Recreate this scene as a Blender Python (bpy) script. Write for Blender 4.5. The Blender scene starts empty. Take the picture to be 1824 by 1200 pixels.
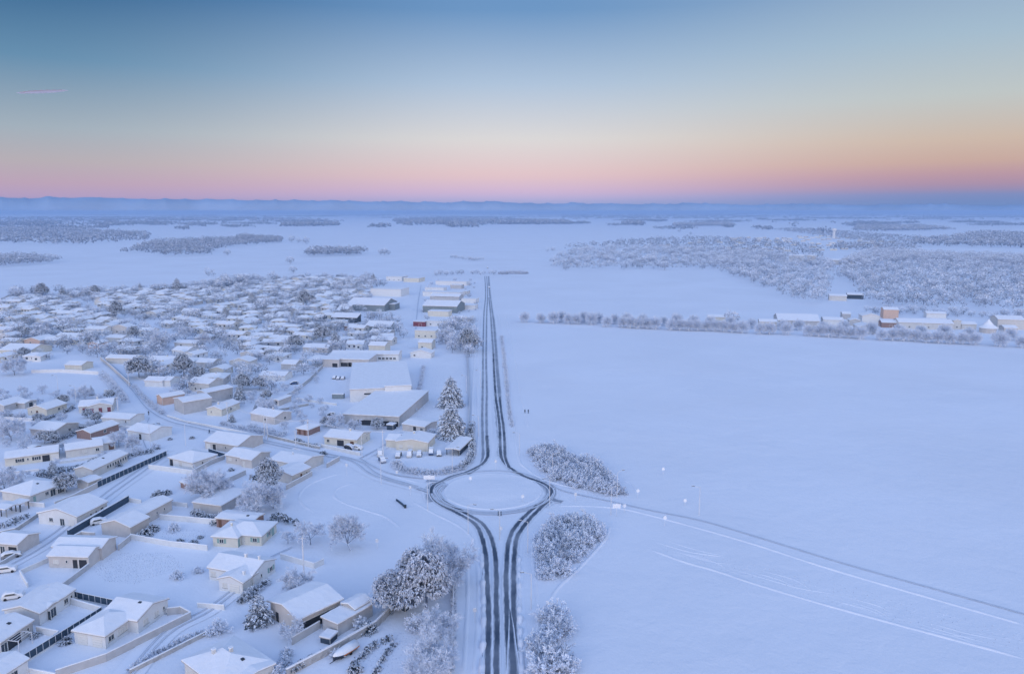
import bpy, bmesh, math, random
import numpy as np
from mathutils import Vector, Matrix, noise
R = math.radians
rnd = random.Random(7)
S = bpy.context.scene
# ------------------------------------------------------------------ camera, sky, sun, exposure
HC = 84.0; F = 1330.0; HY = 376.0
PITCH = math.atan((600 - HY) / F)
cam = bpy.data.cameras.new('camera'); co = bpy.data.objects.new('camera', cam); S.collection.objects.link(co)
cam.sensor_width = 36; cam.lens = 36 * F / 1824; cam.clip_start = 1; cam.clip_end = 90000
co.location = (0, 0, HC); co.rotation_euler = (math.pi / 2 - PITCH, 0, 0)
S.camera = co
W = bpy.data.worlds.new('World'); S.world = W; W.use_nodes = True
nt = W.node_tree; nt.nodes.clear()
def wn(t, **k):
    n = nt.nodes.new(t)
    for a, b in k.items(): setattr(n, a, b)
    return n
def lin(c):
    return tuple(((v / 255) / 12.92 if v / 255 <= .04045 else ((v / 255 + .055) / 1.055) ** 2.4) for v in c) + (1,)
def ramp(tree, stops):
    n = tree.nodes.new('ShaderNodeValToRGB'); e = n.color_ramp.elements
    while len(e) < len(stops): e.new(.5)
    for i, (p, c) in enumerate(stops): e[i].position = p; e[i].color = c
    return n
tc = wn('ShaderNodeTexCoord'); sep = wn('ShaderNodeSeparateXYZ'); nt.links.new(tc.outputs['Generated'], sep.inputs[0])
el = wn('ShaderNodeMath', operation='ARCSINE'); nt.links.new(sep.outputs['Z'], el.inputs[0])
el2 = wn('ShaderNodeMath', operation='DIVIDE'); nt.links.new(el.outputs[0], el2.inputs[0]); el2.inputs[1].default_value = R(90)
# elevation 0..90 degrees -> 0..1 ; the twilight arch: blue earth shadow, pink belt, cream, then blue
ZEN = (120, 146, 202)
L_ = [(.5, (150, 150, 196)), (1.0, (178, 158, 194)), (1.8, (186, 162, 184)), (3.2, (180, 172, 180)), (5.2, (160, 173, 186)), (9.5, (98, 138, 171)), (14.1, (44, 94, 140)), (30, (66, 104, 160)), (60, (104, 134, 192)), (90, ZEN)]
M_ = [(.5, (150, 164, 212)), (1.0, (186, 176, 216)), (1.5, (206, 182, 212)), (2.6, (224, 194, 200)), (5.2, (217, 213, 214)), (9.1, (173, 192, 216)), (14.1, (106, 146, 192)), (30, (82, 122, 180)), (60, (110, 140, 196)), (90, ZEN)]
R_ = [(.5, (108, 138, 192)), (1.1, (124, 140, 190)), (1.55, (160, 140, 172)), (2.3, (182, 147, 164)), (3.2, (197, 166, 158)), (4.6, (202, 181, 168)), (7.3, (188, 194, 194)), (11, (162, 184, 202)), (14.1, (144, 168, 196)), (45, (114, 144, 194)), (90, ZEN)]
B_ = [(.5, (255, 190, 160)), (3, (255, 214, 186)), (8, (238, 220, 208)), (16, (208, 208, 214)), (30, (174, 188, 214)), (45, (152, 172, 211)), (60, (138, 162, 208)), (75, (128, 154, 204)), (90, ZEN)]
rs = [ramp(nt, [(p / 90, lin(c)) for p, c in q]) for q in (L_, M_, R_, B_)]
for r in rs: nt.links.new(el2.outputs[0], r.inputs[0])
def sky_mix(fac, a, b):
    m_ = wn('ShaderNodeMix', data_type='RGBA'); nt.links.new(fac, m_.inputs[0]); nt.links.new(a, m_.inputs[6]); nt.links.new(b, m_.inputs[7]); return m_.outputs[2]
def sky_fac(axis, lo, hi):
    d_ = wn('ShaderNodeVectorMath', operation='DOT_PRODUCT'); nt.links.new(tc.outputs['Generated'], d_.inputs[0]); d_.inputs[1].default_value = axis
    m_ = wn('ShaderNodeMapRange', interpolation_type='SMOOTHSTEP'); nt.links.new(d_.outputs['Value'], m_.inputs[0]); m_.inputs[1].default_value = lo; m_.inputs[2].default_value = hi; return m_.outputs[0]
c1 = sky_mix(sky_fac((1, 0, 0), -.55, 0), rs[0].outputs[0], rs[1].outputs[0])
c2 = sky_mix(sky_fac((1, 0, 0), 0, .55), c1, rs[2].outputs[0])
c3 = sky_mix(sky_fac((0, -1, .25), -.55, .6), c2, rs[3].outputs[0])
SUN_EL, SUN_AZ = 14.0, 205.0      # sun side of the sky: behind the camera, a little to its left
sky = wn('ShaderNodeTexSky', sky_type='NISHITA'); sky.sun_disc = False; sky.sun_elevation = R(3); sky.sun_rotation = R(SUN_AZ); sky.air_density = 1.2; sky.ozone_density = 3
bgs = wn('ShaderNodeBackground'); nt.links.new(sky.outputs[0], bgs.inputs[0]); bgs.inputs[1].default_value = .02
bg = wn('ShaderNodeBackground'); nt.links.new(c3, bg.inputs[0]); bg.inputs[1].default_value = 1.0
# the whole sky is brighter behind the camera, where the low sun is
dp2 = wn('ShaderNodeVectorMath', operation='DOT_PRODUCT'); nt.links.new(tc.outputs['Generated'], dp2.inputs[0]); dp2.inputs[1].default_value = (0, -1, .35)
mr2 = wn('ShaderNodeMapRange', interpolation_type='SMOOTHSTEP'); nt.links.new(dp2.outputs['Value'], mr2.inputs[0]); mr2.inputs[1].default_value = -.6; mr2.inputs[2].default_value = 1.05; mr2.inputs[3].default_value = 1.0; mr2.inputs[4].default_value = 2.06
nt.links.new(mr2.outputs[0], bg.inputs[1])
ad = wn('ShaderNodeAddShader'); nt.links.new(bg.outputs[0], ad.inputs[0]); nt.links.new(bgs.outputs[0], ad.inputs[1])
out = wn('ShaderNodeOutputWorld'); nt.links.new(ad.outputs[0], out.inputs[0])
sl = bpy.data.lights.new('sun', 'SUN'); sl.energy = .5; sl.angle = R(25); sl.color = (1, .94, .95)
so = bpy.data.objects.new('sun', sl); S.collection.objects.link(so)
so.rotation_euler = (R(90 - SUN_EL), 0, R(180 - SUN_AZ))
S.view_settings.view_transform = 'Standard'; S.view_settings.look = 'None'; S.view_settings.exposure = 0.0; S.view_settings.gamma = 1
S.render.engine = 'CYCLES'; S.cycles.volume_bounces = 1; S.cycles.max_bounces = 6

# ------------------------------------------------------------------ helpers
ca, sa = math.cos(PITCH), math.sin(PITCH)
def g(px, py, z=0.0):
    """ground point seen at photograph pixel px,py (a plain survey of the place)"""
    x = (px - 912) / F; y = (600 - py) / F
    d = (x, ca + y * sa, -sa + y * ca); t = (HC - z) / -d[2]
    return Vector((d[0] * t, d[1] * t, z))
def topx(p):
    dx, dy, dz = p[0], p[1], p[2] - HC
    zc = dy * ca - dz * sa; yc = dy * sa + dz * ca
    return 912 + F * dx / zc, 600 - F * yc / zc
C = S.collection
def link(name, me, parent=None, loc=None, rz=0):
    o = bpy.data.objects.new(name, me); C.objects.link(o)
    if parent is not None: o.parent = parent
    if loc is not None: o.location = loc
    if rz: o.rotation_euler = (0, 0, rz)
    return o
def tag(o, label, cat, group=None):
    o['label'] = label; o['category'] = cat
    if group: o['group'] = group
    return o
def empty(name, loc, rz=0): return link(name, None, None, loc, rz)
class MB:
    def __init__(s): s.v = []; s.f = []; s.m = []
    def poly(s, pts, m=0):
        b = len(s.v); s.v += [tuple(p) for p in pts]; s.f.append(tuple(range(b, b + len(pts)))); s.m.append(m)
    def box(s, x0, y0, z0, x1, y1, z1, m=0):
        b = len(s.v)
        s.v += [(x0, y0, z0), (x1, y0, z0), (x1, y1, z0), (x0, y1, z0), (x0, y0, z1), (x1, y0, z1), (x1, y1, z1), (x0, y1, z1)]
        for q in ((0, 3, 2, 1), (4, 5, 6, 7), (0, 1, 5, 4), (1, 2, 6, 5), (2, 3, 7, 6), (3, 0, 4, 7)): s.f.append(tuple(b + i for i in q)); s.m.append(m)
    def prism(s, prof, a0, a1, axis, seg=1, jit=0, m=0):
        """profile [(t,z)] extruded along axis 'x' or 'y' from a0 to a1"""
        n = len(prof); b = len(s.v)
        for k in range(seg + 1):
            a = a0 + (a1 - a0) * k / seg
            for (t, z) in prof:
                j = rnd.uniform(-jit, jit) if jit else 0; j2 = rnd.uniform(-jit, jit) * .4 if jit else 0
                s.v.append((a, t + j, z + j2) if axis == 'x' else (t + j, a, z + j2))
        for k in range(seg):
            for i in range(n):
                q = (b + k * n + i, b + k * n + (i + 1) % n, b + (k + 1) * n + (i + 1) % n, b + (k + 1) * n + i); s.f.append(q); s.m.append(m)
        s.f.append(tuple(b + i for i in range(n))); s.m.append(m)
        s.f.append(tuple(b + seg * n + n - 1 - i for i in range(n))); s.m.append(m)
    def tube(s, p0, p1, r0, r1, n=6, m=0, cap=True):
        p0, p1 = Vector(p0), Vector(p1); d = (p1 - p0).normalized()
        u = d.orthogonal().normalized(); w = d.cross(u); b = len(s.v)
        for p, r in ((p0, r0), (p1, r1)):
            for i in range(n):
                a = 2 * math.pi * i / n; s.v.append(tuple(p + (u * math.cos(a) + w * math.sin(a)) * r))
        for i in range(n): s.f.append((b + i, b + (i + 1) % n, b + n + (i + 1) % n, b + n + i)); s.m.append(m)
        if cap:
            s.f.append(tuple(b + n + i for i in range(n))); s.m.append(m); s.f.append(tuple(b + n - 1 - i for i in range(n))); s.m.append(m)
    def mesh(s, name, mats, fix=True):
        me = bpy.data.meshes.new(name); me.from_pydata(s.v, [], s.f)
        mats = mats if isinstance(mats, (list, tuple)) else [mats]
        for m in mats: me.materials.append(m)
        if len(mats) > 1: me.polygons.foreach_set('material_index', s.m)
        if fix:
            bm = bmesh.new(); bm.from_mesh(me); bmesh.ops.recalc_face_normals(bm, faces=bm.faces); bm.to_mesh(me); bm.free()
        return me
    def build(s, name, mats, parent=None, loc=None, rz=0): return link(name, s.mesh(name, mats), parent, loc, rz)

# ------------------------------------------------------------------ materials
MT = {}
def mat(name, col, rough=.8, var=0.0, scale=1.0, col2=None, bump=0.0, bscale=None, metal=0, spec=.3):
    if name in MT: return MT[name]
    m = bpy.data.materials.new(name); m.use_nodes = True; t = m.node_tree; b = t.nodes['Principled BSDF']
    b.inputs['Roughness'].default_value = rough; b.inputs['Metallic'].default_value = metal; b.inputs['Specular IOR Level'].default_value = spec
    tcn = t.nodes.new('ShaderNodeTexCoord')
    if col2 is None: col2 = tuple(c * (1 - var) for c in col)
    nz = t.nodes.new('ShaderNodeTexNoise'); nz.inputs['Scale'].default_value = scale; nz.inputs['Detail'].default_value = 5
    t.links.new(tcn.outputs['Object'], nz.inputs['Vector'])
    r = ramp(t, [(.35, tuple(col2) + (1,)), (.65, tuple(col) + (1,))]); t.links.new(nz.outputs[0], r.inputs[0]); t.links.new(r.outputs[0], b.inputs['Base Color'])
    if bump:
        n2 = t.nodes.new('ShaderNodeTexNoise'); n2.inputs['Scale'].default_value = bscale or scale * 4; n2.inputs['Detail'].default_value = 4
        t.links.new(tcn.outputs['Object'], n2.inputs['Vector'])
        bp = t.nodes.new('ShaderNodeBump'); bp.inputs['Distance'].default_value = bump; t.links.new(n2.outputs[0], bp.inputs['Height']); t.links.new(bp.outputs[0], b.inputs['Normal'])
    MT[name] = m; return m
SNOW = (.775, .818, .90)
snow = mat('snow', SNOW, .7, .05, .6, bump=.06, bscale=1.3)
snow_roof = mat('snow_roof', (.815, .845, .90), .7, .05, .5, bump=.16, bscale=.55)
def ground_mat():
    m = mat('snow_ground', SNOW, .75, .05, .015); t = m.node_tree; b = t.nodes['Principled BSDF']
    tcn = t.nodes['Texture Coordinate']
    # large soft drifts, finer crust and stubble lines
    prev = None
    for sc, dist, det, dst in ((.010, 2.2, 4, .3), (.07, .35, 4, .5), (.3, .14, 5, .4), (1.6, .06, 4, 0)):
        n = t.nodes.new('ShaderNodeTexNoise'); n.inputs['Scale'].default_value = sc; n.inputs['Detail'].default_value = det; n.inputs['Distortion'].default_value = dst
        t.links.new(tcn.outputs['Object'], n.inputs['Vector'])
        bp = t.nodes.new('ShaderNodeBump'); bp.inputs['Distance'].default_value = dist; t.links.new(n.outputs[0], bp.inputs['Height'])
        if prev: t.links.new(prev.outputs[0], bp.inputs['Normal'])
        prev = bp
    mp = t.nodes.new('ShaderNodeMapping'); mp.inputs['Rotation'].default_value = (0, 0, R(70)); mp.inputs['Scale'].default_value = (.9, .03, 1); t.links.new(tcn.outputs['Object'], mp.inputs[0])
    n = t.nodes.new('ShaderNodeTexNoise'); n.inputs['Scale'].default_value = 1; n.inputs['Detail'].default_value = 3; t.links.new(mp.outputs[0], n.inputs['Vector'])
    bp = t.nodes.new('ShaderNodeBump'); bp.inputs['Distance'].default_value = .05; t.links.new(n.outputs[0], bp.inputs['Height']); t.links.new(prev.outputs[0], bp.inputs['Normal'])
    t.links.new(bp.outputs[0], b.inputs['Normal'])
    return m
snow_ground = ground_mat()
wall_cream = mat('wall_cream', (.60, .60, .59), .9, .1, .7)
wall_white = mat('wall_white', (.70, .72, .74), .9, .08, .7)
wall_beige = mat('wall_beige', (.56, .54, .53), .9, .1, .7)
wall_grey = mat('wall_grey', (.48, .49, .51), .9, .12, .7)
wall_orange = mat('wall_orange', (.62, .45, .37), .9, .1, .7)
wall_yellow = mat('wall_yellow', (.66, .64, .57), .9, .1, .7)
wall_brick = mat('wall_brick', (.32, .22, .20), .9, .2, 2)
wall_red = mat('wall_red', (.22, .06, .08), .6, .1, 1)
wall_dark = mat('wall_dark', (.05, .075, .11), .7, .3, 1.5)
concrete = mat('concrete', (.47, .47, .47), .95, .25, .9, bump=.01)
eave = mat('eave', (.50, .47, .45), .8, .15, 1)
glass = mat('glass', (.03, .045, .06), .12, 0, 1, spec=.6)
frame_w = mat('frame_white', (.7, .7, .68), .5)
frame_d = mat('frame_dark', (.05, .06, .07), .5)
door_w = mat('door_white', (.62, .62, .6), .6, .05, 2)
door_d = mat('door_and_shade_dark', (.03, .035, .045), .5, .1, 2)  # dark doors; also paints the darkness inside uncut openings
door_b = mat('door_brown', (.16, .08, .05), .6, .2, 3)
sh_green = mat('shutter_green', (.26, .40, .38), .6, .1, 3)
sh_blue = mat('shutter_blue', (.06, .17, .30), .6, .1, 3)
sh_red = mat('shutter_red', (.20, .06, .08), .6, .1, 3)
sh_dark = mat('shutter_dark', (.06, .08, .10), .6, .1, 3)
metal_w = mat('frosted_metal', (.72, .74, .78), .5, .15, 3)
metal_d = mat('dark_metal', (.04, .05, .06), .5, .1, 3)
fence_d = mat('fence_dark', (.04, .075, .12), .6, .2, 2)
tin = mat('tin', (.22, .27, .30), .6, .2, 1)
wood = mat('wood', (.12, .075, .05), .8, .3, 2)
cloud_m = mat('cloud', (.29, .42, .62), 1, .12, .0006, spec=0)
car_pal = [mat('paint_white', (.7, .7, .7), .35), mat('paint_dark', (.03, .04, .06), .3), mat('paint_blue', (.05, .10, .22), .3), mat('paint_grey', (.25, .26, .28), .3)]
tyre_m = mat('tyre', (.02, .02, .022), .8); orange_m = mat('paint_orange', (.62, .22, .07), .5)
def frost_mat(name, dark, white, rough=.85):
    m = bpy.data.materials.new(name); m.use_nodes = True; t = m.node_tree; b = t.nodes['Principled BSDF']; b.inputs['Roughness'].default_value = rough; b.inputs['Specular IOR Level'].default_value = .15
    a = t.nodes.new('ShaderNodeAttribute'); a.attribute_name = 'frost'
    mxn = t.nodes.new('ShaderNodeMix'); mxn.data_type = 'RGBA'; mxn.inputs[6].default_value = tuple(dark) + (1,); mxn.inputs[7].default_value = tuple(white) + (1,)
    t.links.new(a.outputs['Fac'], mxn.inputs[0]); t.links.new(mxn.outputs[2], b.inputs['Base Color']); return m
m_frost = frost_mat('frosted_twig', (.06, .09, .15), (.79, .86, .97))  # dark end is navy to paint in blue shade; real twigs are brown
m_ever = frost_mat('snowy_evergreen', (.025, .045, .07), (.79, .86, .96))
m_olive = frost_mat('snowy_leaves', (.05, .08, .14), (.81, .87, .97))
bark = mat('bark', (.14, .11, .10), .9, .4, 3)

# ------------------------------------------------------------------ setting: haze, ground, cloud
def kind(o, k): o['kind'] = k; return o
mh = bpy.data.materials.new('haze'); mh.use_nodes = True; t = mh.node_tree; t.nodes.clear()
pv = t.nodes.new('ShaderNodeVolumePrincipled'); pv.inputs['Density'].default_value = 1.15e-4; pv.inputs['Color'].default_value = (.35, .52, .78, 1); pv.inputs['Anisotropy'].default_value = 0
mo = t.nodes.new('ShaderNodeOutputMaterial'); t.links.new(pv.outputs[0], mo.inputs['Volume'])
b = MB(); b.box(-27000, -800, -1, 27000, 27000, 92); kind(b.build('haze', mh), 'stuff')
b = MB(); NN = 48; ring = [0, 60, 150, 300, 600, 1200, 2500, 5000, 10000, 18000, 26000]
b.v = []; xs = sorted({s * r for r in ring for s in (-1, 1)}); ys = [-700, -200, 0, 60, 120, 200, 300, 450, 700, 1200, 2500, 5000, 10000, 18000, 26000]
b.v = [(x, y, 0) for y in ys for x in xs]; nx = len(xs)
b.f = [(j * nx + i, j * nx + i + 1, (j + 1) * nx + i + 1, (j + 1) * nx + i) for j in range(len(ys) - 1) for i in range(nx - 1)]; b.m = [0] * len(b.f)
kind(b.build('snow_field', snow_ground), 'structure')
# distant cloud bank far beyond the haze box, lumpy crest
b = MB(); rc = 31000; n0 = 520
rows = []
for i in range(n0 + 1):
    a = R(-50 + 100 * i / n0); fx = (i / n0 - .5) * 2
    px = 912 + F * math.tan(a) if abs(a) < 1 else 0
    base = 415 + 120 * max(-1, min(1, -fx * 1.6))
    hgt = base + 60 * noise.noise(Vector((i * .05, 0, 3))) + 70 * max(-.2, noise.noise(Vector((i * .16, 5, 1)))) + 90 * max(0, noise.noise(Vector((i * .45, 9, 1)))) + (0 if fx > 0 else 25)
    col = []
    for k, (rr, zz) in enumerate(((rc, -60), (rc + 300, hgt * .33), (rc + 600, hgt * .66), (rc + 950, hgt), (rc + 2500, hgt * .93), (rc + 4000, -60))):
        zz += 0
        col.append((rr * math.sin(a), rr * math.cos(a), zz))
    rows.append(col)
b.v = [p for r in rows for p in r]; nk = 6
b.f = [(i * nk + k, (i + 1) * nk + k, (i + 1) * nk + k + 1, i * nk + k + 1) for i in range(n0) for k in range(nk - 1)]; b.m = [0] * len(b.f)
o = b.build('cloud_bank', cloud_m); kind(o, 'structure'); o.data.shade_smooth()
# thin pink cloud wisp, upper left
pk = mat('cloud_pink', (1.0, .80, .74), 1, .1, .001, spec=0)
b = MB()
for k in range(9):
    az = math.atan((72 + k * 9 - 912) / F); e = math.atan((600 - (166 - k * .6)) / F) - PITCH; D = 20000
    c = Vector((D * math.tan(az), D, HC + D * math.tan(e))); w = 170 * math.sin((k + 1) / 10 * math.pi) + 60
    for q in range(8):
        a0, a1 = q * math.pi / 4, (q + 1) * math.pi / 4
        for sgn in (1, -1): b.poly([c + Vector((w * math.cos(a0), w * math.sin(a0), 0)), c + Vector((w * math.cos(a1), w * math.sin(a1), 0)), c + Vector((0, 0, sgn * w * .05))])
o = b.build('cloud_wisp', pk); kind(o, 'structure')

# ---- ribbons on the ground: roads, tracks, banks
def spline(pts, step=1.5):
    P = [g(*p) if len(p) == 2 else Vector(p) for p in pts]; outp = []
    n = len(P)
    for i in range(n - 1):
        p0 = P[max(i - 1, 0)]; p1 = P[i]; p2 = P[i + 1]; p3 = P[min(i + 2, n - 1)]
        k = max(1, int((p2 - p1).length / step))
        for j in range(k):
            s = j / k; outp.append(.5 * ((2 * p1) + (p2 - p0) * s + (2 * p0 - 5 * p1 + 4 * p2 - p3) * s * s + (3 * p1 - p0 - 3 * p2 + p3) * s ** 3))
    outp.append(P[-1]); return outp
def track_mat(name, dark, amount, edge=.25, nscale=.35):
    m = bpy.data.materials.new(name); m.use_nodes = True; t = m.node_tree; b_ = t.nodes['Principled BSDF']; b_.inputs['Roughness'].default_value = .6
    uv = t.nodes.new('ShaderNodeUVMap'); sp = t.nodes.new('ShaderNodeSeparateXYZ'); t.links.new(uv.outputs[0], sp.inputs[0])
    a = t.nodes.new('ShaderNodeMath'); a.operation = 'PINGPONG'; a.inputs[1].default_value = .5; t.links.new(sp.outputs[0], a.inputs[0])
    tcn = t.nodes.new('ShaderNodeTexCoord')
    mp = t.nodes.new('ShaderNodeMapping'); mp.inputs['Scale'].default_value = (1, .16, 1); t.links.new(tcn.outputs['Object'], mp.inputs[0])
    n = t.nodes.new('ShaderNodeTexNoise'); n.inputs['Scale'].default_value = nscale * 3; n.inputs['Detail'].default_value = 6; n.inputs['Roughness'].default_value = .65; t.links.new(mp.outputs[0], n.inputs['Vector'])
    ad_ = t.nodes.new('ShaderNodeMath'); ad_.operation = 'MULTIPLY_ADD'; t.links.new(n.outputs[0], ad_.inputs[0]); ad_.inputs[1].default_value = .42; t.links.new(a.outputs[0], ad_.inputs[2])
    mr_ = t.nodes.new('ShaderNodeMapRange'); mr_.interpolation_type = 'SMOOTHSTEP'; t.links.new(ad_.outputs[0], mr_.inputs[0]); mr_.inputs[1].default_value = .24; mr_.inputs[2].default_value = .24 + edge + .08; mr_.inputs[4].default_value = amount
    n3 = t.nodes.new('ShaderNodeTexNoise'); n3.inputs['Scale'].default_value = .09; n3.inputs['Detail'].default_value = 3; t.links.new(tcn.outputs['Object'], n3.inputs['Vector'])
    r3 = t.nodes.new('ShaderNodeMapRange'); t.links.new(n3.outputs[0], r3.inputs[0]); r3.inputs[1].default_value = .3; r3.inputs[2].default_value = .6; r3.inputs[3].default_value = .72
    mu = t.nodes.new('ShaderNodeMath'); mu.operation = 'MULTIPLY'; t.links.new(mr_.outputs[0], mu.inputs[0]); t.links.new(r3.outputs[0], mu.inputs[1])
    mxn = t.nodes.new('ShaderNodeMix'); mxn.data_type = 'RGBA'; mxn.inputs[6].default_value = SNOW + (1,); mxn.inputs[7].default_value = tuple(dark) + (1,)
    t.links.new(mu.outputs[0], mxn.inputs[0]); t.links.new(mxn.outputs[2], b_.inputs['Base Color']); return m
def ribbon(pts, w, z, step=1.5, w1=None, v=None):
    P = spline(pts, step); vs = []; uvs = []; L = 0
    for i, p in enumerate(P):
        d = (P[min(i + 1, len(P) - 1)] - P[max(i - 1, 0)]); d.z = 0; d.normalize(); nrm = Vector((d.y, -d.x, 0))
        ww = w if w1 is None else w + (w1 - w) * i / (len(P) - 1)
        if i: L += (p - P[i - 1]).length
        for s in (-1, -.33, .33, 1): vs.append(tuple(p + nrm * ww * .5 * s + Vector((0, 0, z)))); uvs.append(((s + 1) / 2, L))
    fs = [(i * 4 + k, i * 4 + k + 1, i * 4 + k + 5, i * 4 + k + 4) for i in range(len(P) - 1) for k in range(3)]
    return vs, fs, uvs
def ribbons(name, items, material, z):
    V = []; Fs = []; U = []
    for j, it in enumerate(items):
        vs, fs, uv = ribbon(*it[:2], z + .006 * j, **(it[2] if len(it) > 2 else {})); bb = len(V); V += vs; U += uv; Fs += [tuple(bb + i for i in f) for f in fs]
    me = bpy.data.meshes.new(name); me.from_pydata(V, [], Fs); me.materials.append(material)
    ul = me.uv_layers.new(name='UVMap'); li = np.empty(len(me.loops), int); me.loops.foreach_get('vertex_index', li)
    ul.data.foreach_set('uv', np.array(U)[li].ravel()); return link(name, me)
slush = (.022, .045, .085)
tr_dark = track_mat('slush_dark', slush, .97, .2, .6); tr_mid = track_mat('slush_mid', (.06, .095, .16), .74, .2); tr_soft = track_mat('packed_track', (.30, .37, .47), .7, .25); tr_road = track_mat('packed_snow', (.70, .76, .85), .55, .3, .15)
def bank(name, lines, w=.9, h=.3, wob=.35, material=None, step=1.2):
    b = MB()
    for ln in lines:
        P = spline(ln, step); base = len(b.v)
        for i, p in enumerate(P):
            d = (P[min(i + 1, len(P) - 1)] - P[max(i - 1, 0)]); d.z = 0; d.normalize(); nr = Vector((d.y, -d.x, 0))
            k = 1 + wob * noise.noise(p * .4) * 1.6; e = min(1, i / 3, (len(P) - 1 - i) / 3)
            for s, hh in ((-1, -.02), (-.45, .75), (.1, 1), (.55, .6), (1, -.02)): b.v.append(tuple(p + nr * w * .5 * s * (1 if abs(s) == 1 else k) + Vector((0, 0, h * hh * max(.2, k) * e if hh > 0 else -.02))))
        for i in range(len(P) - 1):
            for q in range(4): b.f.append((base + i * 5 + q, base + i * 5 + q + 1, base + i * 5 + q + 6, base + i * 5 + q + 5)); b.m.append(0)
    o = b.build(name, material or snow_ground); o.data.shade_smooth(); return kind(o, 'structure')

# carriageways (packed snow)
west = [(868, 1290), (868, 1200), (877, 1120), (877, 1050), (874, 1000), (867, 958), (850, 931), (812, 906), (786, 893), (771, 875), (787, 860), (820, 845), (853, 828), (864, 805), (863, 776), (862, 735), (863, 680), (863, 626), (865, 560), (866, 524), (865, 492)]
east = [(920, 1290), (916, 1200), (910, 1100), (908, 1030), (909, 975), (916, 948), (935, 926), (962, 902), (981, 880), (970, 862), (938, 848), (910, 834), (894, 812), (894, 770), (888, 707), (884, 660), (881, 608), (877, 560), (873, 524), (870, 492)]
ctr = g(878, 873); RI = (g(790, 875) - g(966, 875)).length / 2
def circ(r, n=40, a0=0, a1=360): return [tuple(ctr + Vector((r * math.cos(R(a0 + (a1 - a0) * i / n)), r * math.sin(R(a0 + (a1 - a0) * i / n)), 0))) for i in range(n + 1)]
rd = [(west, 6.2), (east, 6.2),
      ([(764, 872), (712, 858), (678, 848), (648, 832), (625, 818), (590, 810), (520, 796), (440, 778), (370, 762), (310, 750), (270, 735), (240, 706), (215, 676), (190, 652), (170, 636)], 7.0),
      ]
rd2 = rd[2:]; rd = rd[:2]
tr_lane = track_mat('buried_road', (.74, .79, .87), .16, .3, .15)
kind(ribbons('road', rd, tr_road, .02), 'structure')
side = [([(266, 745), (255, 775), (262, 800), (300, 806)], 6.0), ([(545, 655), (470, 665), (400, 700), (345, 720)], 5), ([(735, 620), (742, 580), (745, 540), (750, 510)], 6),
        ([(0, 1010), (80, 965), (160, 905), (205, 870), (300, 806)], 7), ([(640, 818), (690, 790), (715, 770)], 5), ([(190, 1250), (290, 1130), (370, 1085), (440, 1030), (470, 1000)], 6)]
kind(ribbons('lane', rd2 + side, tr_lane, .07), 'structure')
dk = [([(867, 1290), (868, 1200), (870, 1120), (870, 1080), (867, 1023), (865.6, 995), (861, 966), (850, 938), (834, 925), (812, 913), (790, 902), (774, 890), (768, 876), (773, 864), (787, 857), (804, 848.6), (828, 842), (847, 833.5), (861, 825), (868, 814), (869, 803), (867, 776)], 1.75),
      ([(884, 1290), (884, 1200), (885, 1120), (884, 1080), (883, 1000), (876, 961), (864, 938), (850, 926), (834, 917), (813, 905), (795, 896), (781, 885), (776, 872)], 1.75),
      ([(922, 1290), (920, 1200), (916, 1141), (915, 1080), (915, 1020), (917, 981), (921, 957), (932, 939), (946, 922), (963, 905), (977, 891), (983, 877), (977, 867), (963, 859), (935, 849), (907, 834)], 1.9),
      ([(908, 1290), (908, 1200), (905, 1141), (903, 1090), (901, 1040), (902, 1009), (905, 972), (911, 950), (924, 931), (941, 914), (957, 900)], 1.8),
      ([(908, 1085), (911, 1120), (912, 1150), (914, 1180), (915, 1220), (917, 1290)], .25, dict(w1=4.2)),
      ([(917, 839), (902, 828), (893, 814), (891, 795), (890, 762), (887, 735), (883, 707), (880, 660), (879, 630)], 1.7),
      ([(907, 833), (900, 815), (899, 795), (897, 762), (893, 735), (890, 707)], 1.6)]
kind(ribbons('wheel_track', dk, tr_dark, .16), 'structure')
md = [([(867, 776), (866.5, 735), (867, 690), (866, 639), (867, 560), (868.5, 524), (867, 492)], 1.5), ([(834, 845), (853, 832), (860, 815), (860, 790), (859, 735), (860, 690), (860.5, 626), (862, 560), (865, 524), (863.5, 492)], 1.5),
      ([(890, 707), (886, 660), (883, 620), (879.5, 573), (875.6, 549), (871.5, 512), (870.5, 492)], 2.6), ([(879, 630), (876, 590), (874, 560), (871, 530)], 2.0),
      ([(774, 893), (768, 878), (774, 864), (788, 858)], 5.5), ([(963, 902), (977, 889), (981, 876), (973, 865), (955, 857)], 5.0), ([(894, 812), (893, 780), (889, 745), (886, 712)], 4.4),
      ([(783, 857), (770, 857), (760, 856)], 2.2), ([(768, 878), (757, 874), (745, 870)], 3.0), ([(980, 870), (984, 866), (978, 863)], 2.5), ([(982, 888), (990, 892), (1001, 894)], 3.0),
      ([(874, 900), (876, 900)], .5)]
kind(ribbons('slush_track', md, tr_mid, .10), 'structure')
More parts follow.
